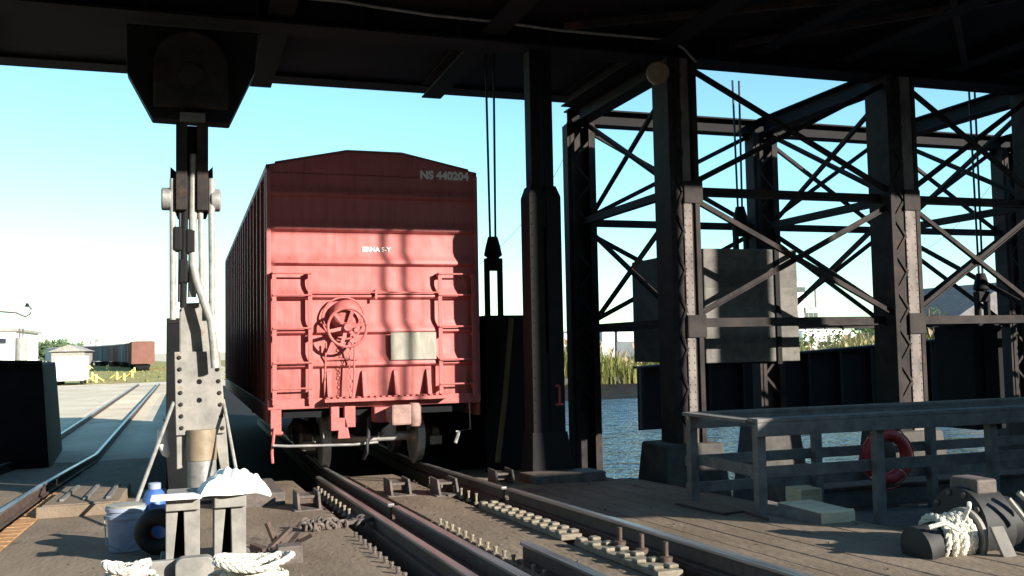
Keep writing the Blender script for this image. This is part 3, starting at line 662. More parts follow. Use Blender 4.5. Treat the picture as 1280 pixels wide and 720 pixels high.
# ------------------------------------------------------------------ mast (hanger) beside the boxcar
YM = 13.3
def M(px, py, dy=0): return WY(px, py, YM + dy)
xm = M(242, 300).x
mast = thing('hanger_mast', (xm, YM, zd(YM)), 'tall riveted grey hanger mast hanging from the gantry beside the boxcar', 'mast')
def flat(poly, dy0, dy1): return [V((M(x, y).x, YM + dy0, M(x, y).z)) for x, y in poly]
m = MB(); m.prism(flat([(158, 32), (322, 44), (318, 92), (287, 156), (190, 149), (159, 92)], -.1, 0), (0, .34, 0)); hb = m.build('hanger_block', STEEL, mast, bevel=.015)
m = MB(); P = M(239, 100); 
poly = [(P.x + .46 * math.cos(a), P.z + .12 + .46 * math.sin(a)) for a in [math.pi * k / 16 for k in range(17)]] + [(P.x - .46, P.z - .42), (P.x + .46, P.z - .42)]
m.prism([(x, YM - .26, z) for x, z in poly], (0, .158, 0)); m.build('cheek_plate', TOWER, hb, bevel=.02)
m = MB(); m.lathe((P.x, YM - .255, P.z), (0, -1, 0), [(0, .15), (.05, .15), (.055, .12), (.06, .12)], 24); m.build('pin', TOWER, hb, smooth=True)
a, b = M(225, 146), M(256, 158)
m = MB(); m.box(a.x, b.x, YM - .3, YM - .14, b.z, a.z); m.build('keeper_plate', CWT, mast, bevel=.01)
za, zb_ = M(240, 158).z, M(240, 265).z
for x0, x1 in ((220, 234), (246, 260)):
    m = MB(); m.box(M(x0, 200).x, M(x1, 200).x, YM - .2, YM + .2, zb_, za); m.build('link_plate', TOWER, mast, bevel=.01)
m = MB(); m.box(M(233, 200).x, M(247, 200).x, YM - .02, YM + .1, zb_, za); m.build('web_plate', STEEL, mast)
m = MB(); m.prism(flat([(213, 208), (228, 222), (252, 222), (266, 208), (267, 245), (258, 272), (222, 272), (212, 245)], 0, 0), (0, .2, 0)); m.build('yoke', STEEL, mast, bevel=.01)
c = M(239, 250)
for s_ in (-1, 1): m = MB(); m.tube([(c.x + s_ * .37, YM - .02, c.z), (c.x + s_ * .24, YM - .02, c.z)], .15, 18); m.build('yoke_pin', MID, mast, smooth=True, bevel=.02)
for x0, y0, x1, y1, r, mt in ((216, 225, 216, 400, .042, LIGHTROD), (264, 225, 265, 395, .045, LIGHTROD), (242, 195, 240, 372, .055, LIGHTROD), (250, 215, 252, 380, .036, LIGHTROD), (232, 215, 229, 385, .045, STEEL), (226, 220, 224, 378, .02, WIRE)):
    A, B = M(x0, y0), M(x1, y1); m = MB(); m.tube([(A.x, YM - .1, A.z), (B.x, YM - .1, B.z)], r, 10); m.build('rod', mt, mast, smooth=True)
for x, y in ((222, 300), (238, 303), (229, 340)):
    A = M(x, y); m = MB(); m.box(A.x - .06, A.x + .06, YM - .16, YM + .05, A.z - .16, A.z + .16); m.build('turnbuckle', STEEL, mast, bevel=.03)
m = MB(); m.tube([M(241, 330, -.15), M(246, 352, -.2), M(256, 380, -.24), M(264, 402, -.26), M(267, 432, -.26), M(269, 460, -.26)], .055, 10); m.build('bent_pipe', LIGHTROD, mast, smooth=True)
# riveted box
m = MB(); m.prism(flat([(224, 388), (229, 379), (252, 378), (262, 400), (266, 442), (224, 442)], 0, 0), (0, .36, 0)); m.build('upper_box', GREY, mast, bevel=.02)
m = MB(); m.prism([p + V((0, -.06, 0)) for p in flat([(218, 440), (275, 439), (281, 541), (220, 544)], 0, 0)], (0, .05, 0)); fp = m.build('face_plate', GREY, mast, bevel=.008)
m = MB(); m.prism([p + V((0, -.005, 0)) for p in flat([(219, 441), (275, 440), (287, 590), (276, 588), (268, 546), (232, 546), (228, 585), (221, 587)], 0, 0)], (0, .4, 0)); m.build('box_body', GREY, mast, bevel=.01)
for k in range(7):
    y = 447 + k * 14.6
    for x in (224 + k * .5, 270.5 + k * 1.2):
        A = M(x, y); mm = MB(); mm.lathe((A.x, YM - .06, A.z), (0, -1, 0), [(0, .028), (.012, .027), (.024, .015)], 10); mm.build('rivet', TOWER, fp, smooth=True)
for y in (477, 500):
    A = M(249, y); mm = MB(); mm.lathe((A.x, YM - .0605, A.z), (0, -1, 0), [(0, .035), (.003, .033)], 12); mm.build('plug', DARKG, fp)
A, B = M(252, 546), M(252, 574)
m = MB(); m.tube([(A.x, YM - .02, A.z + .1), (A.x, YM - .02, B.z), (A.x, YM - .02, B.z - .02)], [.19, .19, .17], 24); m.build('gland', TAN, mast, smooth=True)
m = MB(); m.tube([(A.x, YM - .02, B.z), (A.x + .01, YM - .02, zd(YM))], .182, 24); m.build('piston', MID, mast, smooth=True)
m = MB(); m.box(A.x - .5, A.x + .5, YM - .4, YM + .4, zd(YM) - .05, zd(YM) + .06); m.build('foot', IRON, mast, bevel=.01)
# stays from the mast to the deck
for pts, lab in (((M(217, 503), WY(166, 640, 11.0)), 'thin pale stay rod slanting from the riveted mast down to the deck by the pail'), ((M(279, 500), WY(296, 592, 12.6)), 'thin pale stay rod between the riveted mast and the boxcar')):
    m = MB(); m.tube([pts[0], pts[1]], .022, 8); tag(m.build('stay_rod', LIGHTROD, smooth=True), lab, 'rod', 'stay rods')
m = MB(); A = WY(208, 548, 13.6)
m.tube([A + V((.02, 0, .27)), A + V((0, 0, .24)), A + V((-.04, 0, .1)), A + V((-.05, 0, -.05)), A + V((0, 0, -.2)), A + V((.02, 0, -.24))], [.02, .05, .075, .075, .055, .02], 14)
tag(m.build('float', CLOTH, smooth=True), 'white plastic float hanging in the dark beside the riveted mast', 'float')

# ------------------------------------------------------------------ pedestal stand in front of the mast
YPD = 8.3
def Q(px, py, dy=0): return WY(px, py, YPD + dy)
pz = zd(YPD); c = Q(257, 650); px0, px1 = Q(207, 630).x, Q(312, 630).x; zt = Q(250, 637).z
ped = thing('pedestal', (c.x, YPD, pz), 'grey steel pedestal with gusset legs in front of the riveted mast', 'pedestal')
xa0, xa1, xb0, xb1 = px0, Q(250, 640).x, Q(268, 640).x, Q(308, 640).x
for x0, x1 in ((xa0, xa1), (xb0, xb1)):
    m = MB(); m.box(x0, x1, YPD, YPD + .6, zt, zt + .1); m.build('cap_plate', GREY, ped, bevel=.008)
    w2 = x1 - x0
    m = MB(); m.prism([(x0, YPD + .05, zt), (x0 + w2 * .36, YPD + .05, zt), (x0 + w2 * .2, YPD + .05, pz), (x0, YPD + .05, pz)], (0, .5, 0)); m.build('leg', GREY, ped, bevel=.006)
    m = MB(); m.prism([(x0 + w2 * .52, YPD + .05, zt), (x1, YPD + .05, zt), (x1, YPD + .05, pz), (x0 + w2 * .56, YPD + .05, pz)], (0, .5, 0)); m.build('leg', GREY, ped, bevel=.006)
    m = MB(); m.box(x0 + .01, x1 - .01, YPD + .4, YPD + .55, pz, zt); m.build('back_plate', DARKG, ped)
m = MB(); m.box(xa0 - .05, xb1 + .05, YPD - .05, YPD + .65, pz - .05, pz + .03); m.build('base_plate', GREY, ped, bevel=.01)
A, B = Q(184, 698, -.25), Q(226, 698, -.25); m = MB(); m.box(A.x + .02, B.x, YPD - .3, YPD - .24, pz - .1, A.z - .02); m.build('front_plate', GREY, ped, bevel=.008)
A, B = Q(219, 695, -.3), Q(267, 695, -.3); r = (B.x - A.x) / 2
m = MB(); cx = (A.x + B.x) / 2; poly = []
for sx, a0 in ((1, 0), (-1, 90)):
    for k in range(7):
        a = R(a0 + 15 * k); poly.append((cx + sx * (r - .06) + .06 * math.cos(a), A.z - .06 + .06 * math.sin(a)))
poly += [(cx - r, pz - .1), (cx + r, pz - .1)]
m.prism([(x, YPD - .42, z) for x, z in poly], (0, .11, 0)); m.build('lug', GREY, ped, bevel=.01)
# cloth
m = MB(); random.seed(5)
x0, x1 = Q(250, 620).x, Q(337, 620).x; nx, ny = 60, 40; gv = []
for i in range(nx):
    row = []
    for j in range(ny):
        u, v_ = i / (nx - 1), j / (ny - 1)
        edge = min(u, 1 - u, v_, 1 - v_)
        hh = .16 * min(1, edge * 5) ** .7 * (.8 + .28 * math.sin(u * 7 + 1.2) * math.cos(v_ * 5) + .1 * math.sin(u * 17 + v_ * 11) + .06 * math.sin(u * 31 - v_ * 19))
        sag = -.03 * max(0, u - .8) / .2
        row.append(m.bm.verts.new((x0 + (x1 - x0) * u + .02 * math.sin(v_ * 7), YPD - .06 + .6 * v_ + .02 * math.sin(u * 11), zt + .105 + max(hh, .005) + sag)))
    gv.append(row)
for i in range(nx - 1):
    for j in range(ny - 1): m.bm.faces.new([gv[i][j], gv[i + 1][j], gv[i + 1][j + 1], gv[i][j + 1]])
o = m.build('cloth', CLOTH, smooth=True); sm = o.modifiers.new('thick', 'SOLIDIFY'); sm.thickness = .008
tag(o, 'crumpled white cloth lying over the top of the grey pedestal', 'cloth')
A, B = Q(188, 628, -.1), Q(252, 626, -.1); m = MB(); m.box(A.x, B.x, YPD - .1, YPD + .12, zt + .101, zt + .125); tag(m.build('white_board', CLOTH, bevel=.004), 'narrow white board sticking out from the top of the grey pedestal', 'board')
# pail
def ground_at(px, py):
    d = ray(px, py); t_ = 1
    for _ in range(30):
        p = CAM + d * t_; t_ = (zd(p.y) - CAM.z) / d.z
    return CAM + d * t_
pc = ground_at(156, 691); pc.y += .12; z0 = zd(pc.y)
pail = thing('pail', (pc.x, pc.y, z0), 'battered blue-grey plastic pail standing on the deck by the grey pedestal', 'pail')
m = MB(); m.lathe((pc.x, pc.y, z0), (0, 0, 1), [(0, .125), (.01, .138), (.3, .158), (.3, .172), (.33, .174), (.332, .16), (.36, .163), (.365, .174), (.395, .176), (.398, .16), (.36, .155), (.2, .145), (.19, .0)], 32); m.build('bucket', PAIL, pail, smooth=True)
m = MB(); m.tube([(pc.x - .178, pc.y - .03, z0 + .32), (pc.x - .15, pc.y - .18, z0 + .1), (pc.x, pc.y - .22, z0 + .03), (pc.x + .12, pc.y - .2, z0 + .1), (pc.x + .178, pc.y - .03, z0 + .32)], .006, 6); m.build('handle', MID, pail, smooth=True)
m = MB(); m.lathe((pc.x, pc.y, z0 + .398), (0, 0, 1), [(0, .165), (.015, .165), (.018, .15)], 28); m.build('lid', GALV, pail, smooth=True)
A = ground_at(150, 686)
# blue jug
p = V((Q(197, 640).x, 9.6, zd(9.6)))
p.x -= .06
jug = thing('jug', p, 'bright blue plastic jug standing behind the grey pedestal', 'jug')
m = MB(); m.lathe(p, (0, 0, 1), [(0, .09), (.02, .105), (.44, .105), (.5, .08), (.53, .05)], 24); m.build('body', BLUE, jug, smooth=True)
m = MB(); m.lathe(p + V((0, 0, .53)), (0, 0, 1), [(0, .055), (.05, .055), (.055, .04)], 16); m.build('cap', PAIL, jug, smooth=True)
# tyre fender
m = MB(); p = V((WY(199, 668, 9.1).x, 9.1, zd(9.1) + .2)); m.torus(p, (.25, 1, .25), .14, .075, 32, 12); tag(m.build('tyre', RUBBER, smooth=True), 'black rubber tyre leaning between the pail and the grey pedestal', 'tyre')
# rope coils
def twist(m, pts, r, pitch=.16, n=6):
    pts = [V(p) for p in pts]; L_ = [0]
    for i in range(1, len(pts)): L_.append(L_[-1] + (pts[i] - pts[i - 1]).length)
    N = int(L_[-1] / .02) + 2; path = []; j = 0
    for i in range(N):
        t = L_[-1] * i / (N - 1)
        while j < len(pts) - 2 and L_[j + 1] < t: j += 1
        path.append((t, pts[j].lerp(pts[j + 1], (t - L_[j]) / max(L_[j + 1] - L_[j], 1e-6))))
    for st in range(3):
        q = []
        for i, (t, p) in enumerate(path):
            d = (path[min(i + 1, N - 1)][1] - path[max(i - 1, 0)][1]).normalized(); u = d.cross(V((0, 0, 1)) if abs(d.z) < .9 else V((1, 0, 0))).normalized(); w_ = d.cross(u)
            a = 2 * math.pi * (t / pitch + st / 3); q.append(p + (u * math.cos(a) + w_ * math.sin(a)) * r * .52)
        m.tube(q, r * .58, n)
def coil(c, R0, turns, r, label, name='rope_coil', h=.03, messy=.02, seed=1):
    random.seed(seed); pts = []
    for k in range(int(turns * 26)):
        a = 2 * math.pi * k / 26; lay = k / (turns * 26)
        rad = R0 * (1 - .5 * abs(math.sin(lay * 7))) ; pts.append(V(c) + V((rad * math.cos(a) * 1.1, rad * math.sin(a) * .8, r + lay * h * turns + random.uniform(0, messy) * .5 + .02 * math.sin(a * 2 + lay * 9))))
    m = MB(); twist(m, pts, r); tag(m.build(name, ROPE, smooth=True), label, 'rope')
p = ground_at(314, 741); coil(p, .26, 10, .021, 'neat coil of white rope on the deck in front of the pedestal', h=.022)
p = ground_at(163, 732); coil(p, .17, 5, .024, 'loose tangle of yellowish white rope in front of the pail', h=.026, messy=.04, seed=4)
p = ground_at(590, 742); 

# ------------------------------------------------------------------ hoist ropes, sheaves, counterweights
def hoist(px, y, py_block, py_end, label, dx=.1):
    P0 = WY(px, py_block, y); P1 = WY(px, py_end, y)
    t = thing('hoist_rope', (P0.x, y, P1.z), label, 'hoist rope', 'hoist ropes hanging from the gantry')
    for s in (-1, 1):
        m = MB(); m.tube([(P0.x + s * dx * .7, y, 6.9), (P0.x + s * dx * .45, y, P0.z)], .02, 8); m.build('rope', WIRE, t, smooth=True)
    m = MB(); m.lathe((P0.x, y, P0.z + .05), (0, 0, -1), [(0, .08), (.15, .12), (.3, .15), (.34, .1), (.4, .06)], 14); m.build('socket', STEEL, t, smooth=True)
    for s in (-1, 1):
        m = MB(); m.box(P0.x + s * .11 - .035, P0.x + s * .11 + .035, y - .06, y + .06, P1.z, P0.z - .3); m.build('shackle', STEEL, t, bevel=.01)
    m = MB(); m.box(P0.x - .14, P0.x + .14, y - .08, y + .08, P0.z - .5, P0.z - .3); m.build('crosshead', STEEL, t, bevel=.02)
hoist(616, 14.9, 300, 395, 'hoist rope with a long shackle hanging beside the red boxcar')
hoist(925, 15.6, 262, 312, 'hoist rope holding the high sunlit concrete counterweight')
hoist(1226, 14.7, 345, 412, 'hoist rope holding the low black counterweight')
def cw(x0, x1, y0, y1, z0, z1, mt, label):
    t = thing('counterweight', ((x0 + x1) / 2, y0, z0), label, 'counterweight', 'counterweights in the gantry towers')
    m = MB(); m.box(x0, x1, y0, y1, z0, z1); m.build('block', mt, t, bevel=.02)
    m = MB()
    for x in (x1 - .42,): m.box(x - .035, x + .05, y0 - .03, y1 + .03, z0 - .04, z1 + .05) if x1 < 10 else m.box(x - .035, x + .035, y0 - .02, y0 - .001, z0, z1)
    m.build('strap', STEEL, t)
    m = MB(); m.box((x0 + x1) / 2 - .5, (x0 + x1) / 2 + .5, (y0 + y1) / 2 - .2, (y0 + y1) / 2 + .2, z1 - .01, z1 + .12); m.build('lifting_beam', STEEL, t, bevel=.01)
cw(8.05, 9.85, 14.0, 16.7, 1.66, 3.55, CWT, 'large concrete counterweight hung high inside the tower, partly sunlit')
cw(13.75, 14.42, 14.2, 15.2, .3, 2.22, DARKG, 'black counterweight hung low in the next tower')

# second bridge girder beyond the towers
t = thing('plate_girder', (14, 24, 0), 'long black plate girder of the neighbouring bridge sloping up beyond the towers', 'girder')
a, b = WY(797, 461, 24), WY(1230, 421, 24)
m = MB(); m.prism([(a.x, 24, -.35), (b.x, 24, -.2), (b.x, 24, b.z), (a.x, 24, a.z)], (0, .06, 0)); m.build('web', DARKG, t)
m = MB(); m.quadbox([(a.x, 23.8, a.z), (b.x, 23.8, b.z), (b.x, 24.3, b.z), (a.x, 24.3, a.z), (a.x, 23.8, a.z + .06), (b.x, 23.8, b.z + .06), (b.x, 24.3, b.z + .06), (a.x, 24.3, a.z + .06)]); m.build('flange', STEEL, t)
for k in range(12):
    f = k / 11; x = a.x + (b.x - a.x) * f + (.05 if k == 0 else -.05); m = MB(); m.box(x - .04, x + .04, 23.82, 23.999, -.3, a.z + (b.z - a.z) * f); m.build('stiffener', STEEL, t)

# ------------------------------------------------------------------ low dark wall by the empty track
a, b = WY(-60, 443, 22.5), WY(52, 455, 22.5); e = WY(62, 546, 22.5)
m = MB(); m.quadbox([(-14, 22.3, GZ), (e.x, 22.5, GZ), (e.x - .3, 27.5, GZ), (-14, 27.5, GZ), (-14, 22.5, a.z + .15), (b.x, 22.6, b.z), (b.x - .3, 27.4, b.z), (-14, 27.4, a.z + .15)])
t = thing('bulkhead', (e.x, 22.4, GZ), 'low black steel bulkhead standing beside the empty track', 'bulkhead')
m.build('block', DARKG, t, bevel=.03)
m = MB(); m.bar((-14, 22.47, a.z + .18), (b.x, 22.57, b.z + .03), .16, .08); m.build('coping', STEEL, t, bevel=.01)
for k in range(5):
    x = -13 + k * 1.9; m = MB(); m.bar((x, 22.22, GZ), (x, 22.42, 1.6), .1, .1); m.build('rib', STEEL, t)

# ------------------------------------------------------------------ walkway with handrails, life ring, timber
YA, YB = 8.6, 9.98
def fence(y, xs, x_end, zt0, label, zb, lower=True):
    t = thing('handrail', (xs[0], y, zd(y)), label, 'handrail', 'wooden handrails of the walkway')
    for x in xs:
        m = MB(); m.box(x - .05, x + .05, y - .05, y + .05, zb, zt0 - .085); m.build('post', WOOD, t, bevel=.006)
    m = MB(); m.box(xs[0] - .07, x_end, y - .095, y + .095, zt0 - .04, zt0); m.build('cap_board', WOOD, t, bevel=.006)
    m = MB(); m.box(xs[0] - .07, x_end, y - .095, y - .052, zt0 - .18, zt0 - .042); m.build('top_board', WOOD, t, bevel=.005)
    for z in ((zt0 - .56, zt0 - .87) if lower else (zt0 - .56,)):
        m = MB(); m.box(xs[0] - .05, x_end, y + .051, y + .09, z - .06, z + .06); m.build('mid_board', WOOD, t, bevel=.005)
    return t
fence(YA, [5.52, 6.97, 8.5, 10.0, 11.5], 12.5, 1.22, 'grey wooden handrail on the near edge of the walkway', -.1, False)
fence(YB, [5.52, 7.2, 8.9, 10.6, 12.2], 13.5, 1.2, 'grey wooden handrail on the far edge of the walkway, carrying the life ring', -.1)
t = thing('handrail', (5.52, 9.3, .2), 'short grey wooden handrail closing the corner of the walkway at the deck edge', 'handrail', 'wooden handrails of the walkway')
m = MB(); m.box(5.43, 5.61, YA + .1, YB - .1, 1.165, 1.2); m.build('cap_board', WOOD, t, bevel=.006)
m = MB(); m.box(5.575, 5.61, YA + .055, YB - .055, .6, .72); m.build('mid_board', WOOD, t, bevel=.006)
m = MB(); m.box(6.02, 14, YA - .15, YB + .2, -.3, -.12); structure(m.build('walkway', WOOD, bevel=.01))
m = MB(); m.box(7.3, 12, YB + .25, YB + 1.6, -.1, .12); m.box(7.25, 12, YB + .24, YB + 1.7, .121, .17); tag(m.build('timber_landing', WOOD, bevel=.015), 'dark timber landing stage behind the life ring', 'landing')
rc = WY(1108, 571, YB - .12)
t = thing('life_ring', rc, 'red life ring hanging on the far walkway handrail', 'life ring')
m = MB(); m.torus(rc, (.1, 1, .06), .27, .075, 40, 14); ringo = m.build('ring', RING, t, smooth=True)
for k in range(4):
    a = R(45 + 90 * k); cc = rc + V((.27 * math.cos(a), 0, .27 * math.sin(a)))
    m = MB(); m.torus(cc, (-math.sin(a), 0, math.cos(a)), .072, .012, 16, 6); m.build('band', CLOTH, t, smooth=True)
m = MB(); m.tube([rc + V((.36 * math.cos(k * .1963), -.02, .36 * math.sin(k * .1963))) * (1 if k % 8 == 4 else 1) + V((.03 * math.cos(k * .1963) * abs(math.sin((k - 4) * .3927)), 0, .03 * math.sin(k * .1963) * abs(math.sin((k - 4) * .3927)))) for k in range(33)], .009, 6); m.build('grab_line', RING, t, smooth=True)
m = MB(); m.tube([rc + V((0, .02, .34)), rc + V((.02, .12, .5)), rc + V((0, .16, .62))], .012, 6); m.build('hanging_cord', ROPE, t, smooth=True)
a = ground_at(1040, 672)
x0, x1 = WY(985, 640, 8.2).x, WY(1068, 660, 7.75).x
t = thing('timber_beam', (5.9, 8.0, zd(8)), 'squared timber block with a freshly sawn pale end at the walkway corner', 'timber')
m = MB(); m.box(5.62, 6.0, 7.75, 8.45, zd(8) - .2, zd(8) + .11); m.build('block', NEWW, t, bevel=.012)
m = MB(); m.box(5.62 - .01, 5.619, 7.76, 8.44, zd(8) - .2, zd(8) + .1); m.build('weathered_face', WOOD, t)
m = MB(); m.box(4.9, 6.5, 8.0, 8.1, -.3, -.1)
m.bm.free()
for k in range(3):
    x = 7.3 + k * .0; 
m = MB(); m.box(6.35, 6.62, 9.1, 9.4, -.12, .38); tag(m.build('post_stub', NEWW, bevel=.01), 'short pale wooden stub standing on the walkway boards', 'post')
# nail-strip shadow line on the deck, drawn as a thin black tube
pts = [ground_at(x, y) + V((0, 0, .02)) for x, y in ((845, 632), (880, 640), (905, 645), (930, 642), (960, 652))]
m = MB(); m.tube(pts, .014, 6); tag(m.build('hose', RUBBER, smooth=True), 'thin black tube drawn for the shadow line at the foot of the handrail', 'hose')
m = MB(); pts = [V((3.98 + .02 * math.sin(y * 2.1), y, zd(y) + .013)) for y in [5.2 + .3 * k for k in range(22)]]; m.tube(pts, .012, 6)
tag(m.build('hose', RUBBER, smooth=True), 'thin black hose lying along the guard bar by the walkway side', 'hose')

# ------------------------------------------------------------------ winch
yw = 6.1
C0 = WY(1186, 672, yw); wz = C0.z; wx = C0.x
win = thing('winch', (wx, yw, zd(yw)), 'black deck winch wound with white rope at the edge of the deck', 'winch')
m = MB(); m.tube([(wx - .32, yw - .02, wz - .05), (wx - .05, yw, wz)], .15, 24); m.lathe((wx - .36, yw - .02, wz - .06), (1, 0, .1), [(0, .1), (.03, .17), (.08, .17)], 24); m.build('motor', RUBBER, win, smooth=True)
random.seed(9); m = MB()
pts = []
for k in range(22 * 9):
    a = 2 * math.pi * k / 22; f = k / (22 * 9); pts.append(V((wx - .16 + .27 * abs(((f * 2.5) % 2) - 1), yw + .16 * (1 + .08 * math.sin(f * 40)) * math.cos(a), wz + .16 * (1 + .08 * math.sin(f * 40)) * math.sin(a))))
twist(m, pts, .026)
m.lathe((wx - .14, yw, wz), (1, 0, 0), [(0, .14), (.26, .14)], 24)
m.build('rope_winding', ROPE, win, smooth=True)
m = MB(); m.tube([(wx - .1, yw - .2, wz + .1), (wx - .25, yw - .24, wz + .17), (wx - .36, yw - .2, wz + .14)], .018, 7); m.tube([(wx, yw - .16, wz + .16), (wx + .02, yw - .2, wz + .26), (wx + .06, yw - .16, wz + .28)], .018, 7); m.build('rope_tail', ROPE, win, smooth=True)
m = MB(); m.lathe((wx + .14, yw, wz), (1, 0, 0), [(0, .22), (.03, .22), (.031, .17), (.05, .17)], 32); m.build('drum_flange', GREY, win, smooth=True)
m = MB(); m.prism([(wx + .12, yw - .3, wz + .12), (wx + .24, yw - .3, wz + .12), (wx + .4, yw - .42, zd(yw) - .3), (wx + .27, yw - .42, zd(yw) - .3)], (0, .03, 0)); m.build('brake_lever', CWT, win, bevel=.006)
m = MB(); m.lathe((wx + .22, yw + .15, wz + .05), (1, 0, 0), [(0, .1), (.02, .3), (.3, .3), (.33, .2), (.5, .2), (.52, .1)], 32); m.build('gearcase', RUBBER, win, smooth=True)
for k in range(10):
    a = 2 * math.pi * k / 10; m = MB(); m.lathe((wx + .24, yw + .15 + .26 * math.cos(a), wz + .05 + .26 * math.sin(a)), (-1, 0, 0), [(0, .025), (.02, .025), (.03, .012)], 8); m.build('case_bolt', IRON, win, smooth=True)
m = MB(); m.box(wx + .3, wx + .5, yw + .0, yw + .3, wz + .3, wz + .42); m.build('valve_block', IRON, win, bevel=.02)
m = MB(); m.box(wx - .3, wx + .8, yw - .2, yw + .6, zd(yw) - .25, wz - .2); m.box(wx + .3, wx + .42, yw + .1, yw + .3, wz - .2, wz + .1); m.build('bedplate', RUBBER, win, bevel=.02)
m = MB(); m.tube([(wx + .4, yw - .2, wz + .3), (wx + .52, yw - .25, wz + .12)], .02, 7); m.build('linkage', GREY, win, smooth=True)
m = MB(); m.tube([(wx + .5, yw - .2, wz + .34), (wx + .6, yw - .25, wz + .22), (wx + .75, yw - .2, wz + .3)], .025, 7); m.build('linkage', GREY, win, smooth=True)
m = MB(); m.tube([(wx + .35, yw - .3, wz - .18), (wx + .8, yw - .42, wz - .36)], .014, 6); m.build('drain_pipe', GREY, win, smooth=True)
m = MB(); m.box(6.02, 9.5, 3.0, 7.4, -.3, .1); structure(m.build('side_platform', PIT))

# ------------------------------------------------------------------ added blockers out of frame: they cast shade and cut sky light
t = thing('shade_shed', (12, 3.5, -.3), 'plain dark shed added out of view to shade the walkway', 'shed')
m = MB(); m.box(9.6, 15.2, 2.0, 5.0, -.3, 3.5); m.build('wall', DARKG, t)
m = MB(); m.box(9.4, 15.25, 1.8, 5.2, 3.5, 3.62); m.build('roof', STEEL, t)
m = MB()
for x in (10.3, 10.62): m.tube([(x, 4.0, 3.63), (x, 4.0, 9.2)], .045, 8)
m.build('shadow_pipe', STEEL, t)  # pipes added only to drop twin shadow lines on the boxcar end
m = MB(); m.box(11.88, 13.2, 3.4, 4.6, 3.63, 9.6); m.build('shade_tower', DARKG, t)  # towers added out of view to shade guide column and counterweight
m = MB(); m.box(15.6, 16.3, 3.8, 4.3, -.3, 8.8); m.build('shade_tower', DARKG, t)
for x0, x1, y0, y1, h, lab in ((-80, 10, -34, -26, 26, 'added tall black warehouse across the slip, behind the viewer'), (60, 130, -40, -26, 26, 'second added black warehouse across the slip, behind the viewer'), (10.5, 59.5, -38, -30, 13, 'long low black block added behind the viewer against sky light')):
    t = thing('occluder', ((x0 + x1) / 2, y1, -1), lab, 'occluder')  # unseen blocks added behind the camera to darken the sky fill
    m = MB(); m.box(x0, x1, y0, y1, -2, h); m.build('wall', DARKG, t)
    m = MB(); m.box(x0 - .4, x1 + .4, y0 - .4, y1 + .4, h, h + .4); m.build('roof', STEEL, t)

# ------------------------------------------------------------------ far yard
def far_boxcar():
    t = thing('freight_car', (0, 0, 0), '', 'freight car', 'freight cars in the distant yard')
    m = MB(); m.box(-1.5, 1.5, -7.6, 7.6, 1.0, 4.1)
    for k in range(12):
        y = -7 + k * 1.27; m.box(-1.54, 1.54, y - .06, y + .06, 1.0, 4.08)
    m.build('body', REDD, t)
    m = MB(); m.prism([(-1.55, -7.7, 4.1), (0, -7.7, 4.4), (1.55, -7.7, 4.1)], (0, 15.4, 0)); m.build('roof', CONC, t)
    for s in (-1, 1):
        m = MB(); m.box(s * 1.56 - .04, s * 1.56 + .04, -1.5, 1.5, 1.05, 3.9); m.build('door', REDD, t)
    for y in (-5.8, 5.8):
        m = MB()
        for dy in (-.9, .9):
            m.tube([(-.8, y + dy, .45), (.8, y + dy, .45)], .44, 14)
        m.box(-.95, .95, y - 1.3, y + 1.3, .5, .9); m.build('truck', DARKG, t)
    return t
fc = None
fcm = [mat('fc_rust', (.13, .05, .035), (.18, .075, .055), 1, .8), mat('fc_grey', (.08, .09, .1), (.13, .14, .15), 1, .8), mat('fc_brown', (.09, .04, .03), (.13, .06, .045), 1, .8), mat('fc_dark', (.05, .06, .08), (.09, .1, .12), 1, .8), mat('fc_pale', (.4, .4, .42), (.5, .5, .52), 1, .8)]
labs = ['rust red freight car nearest the boxcar in the distant string, with a sunlit end', 'dark brown freight car second in the distant string', 'grey green freight car third in the distant string', 'brown freight car in the middle of the distant string',
        'dark grey freight car beyond the brown one in the distant string', 'dull red freight car near the far end of the string', 'black freight car second from the far end of the string', 'pale freight car at the far end of the string']
x, y = -6.2, 152
for k, lab in enumerate(labs):
    if fc is None: fc = far_boxcar(); o = fc; o.location = (x, y, GZ); o['label'] = lab; 
    else: o = dup(fc, (x, y, GZ), lab)
    ang = R(4 + k * 2.6); o.rotation_euler = (0, 0, ang)
    mt = fcm[(0, 2, 1, 2, 3, 0, 3, 4)[k]]
    for ch in o.children:
        if ch.name.split('.')[0] in ('body', 'door'): ch.material_slots[0].link = 'OBJECT'; ch.material_slots[0].material = mt
    x -= 16.4 * math.sin(ang); y += 16.4 * math.cos(ang)
# white trailer
def wy(px, py, y): return WY(px, py, y)
a, b = wy(68, 478, 85), wy(104, 445, 85)
t = thing('white_trailer', (a.x, 85, GZ), 'small plain white box trailer standing in the sunlit yard', 'trailer')
m = MB(); m.box(a.x, b.x, 85, 90, GZ + .35, b.z); m.build('body', WHT, t, bevel=.05)
m = MB()
for x in (a.x + .2, b.x - .2):
    for y in (86.2, 88.8): m.tube([(x - .12, y, GZ + .35), (x + .12, y, GZ + .35)], .35, 14)
m.build('wheel', RUBBER, t)
for k, (px, lab) in enumerate(((56, 'pale drum standing beside the white trailer, the farther of two'), (63, 'dark blue drum standing against the white trailer'))):
    p = wy(px, 478, 84); m = MB(); m.lathe((p.x, 84, GZ), (0, 0, 1), [(0, .3), (.6, .3), (.61, .32), (.64, .32), (.65, .3), (1.3, .3)], 16); tag(m.build('drum', CONC if k == 0 else BLUE, smooth=True), lab, 'drum')
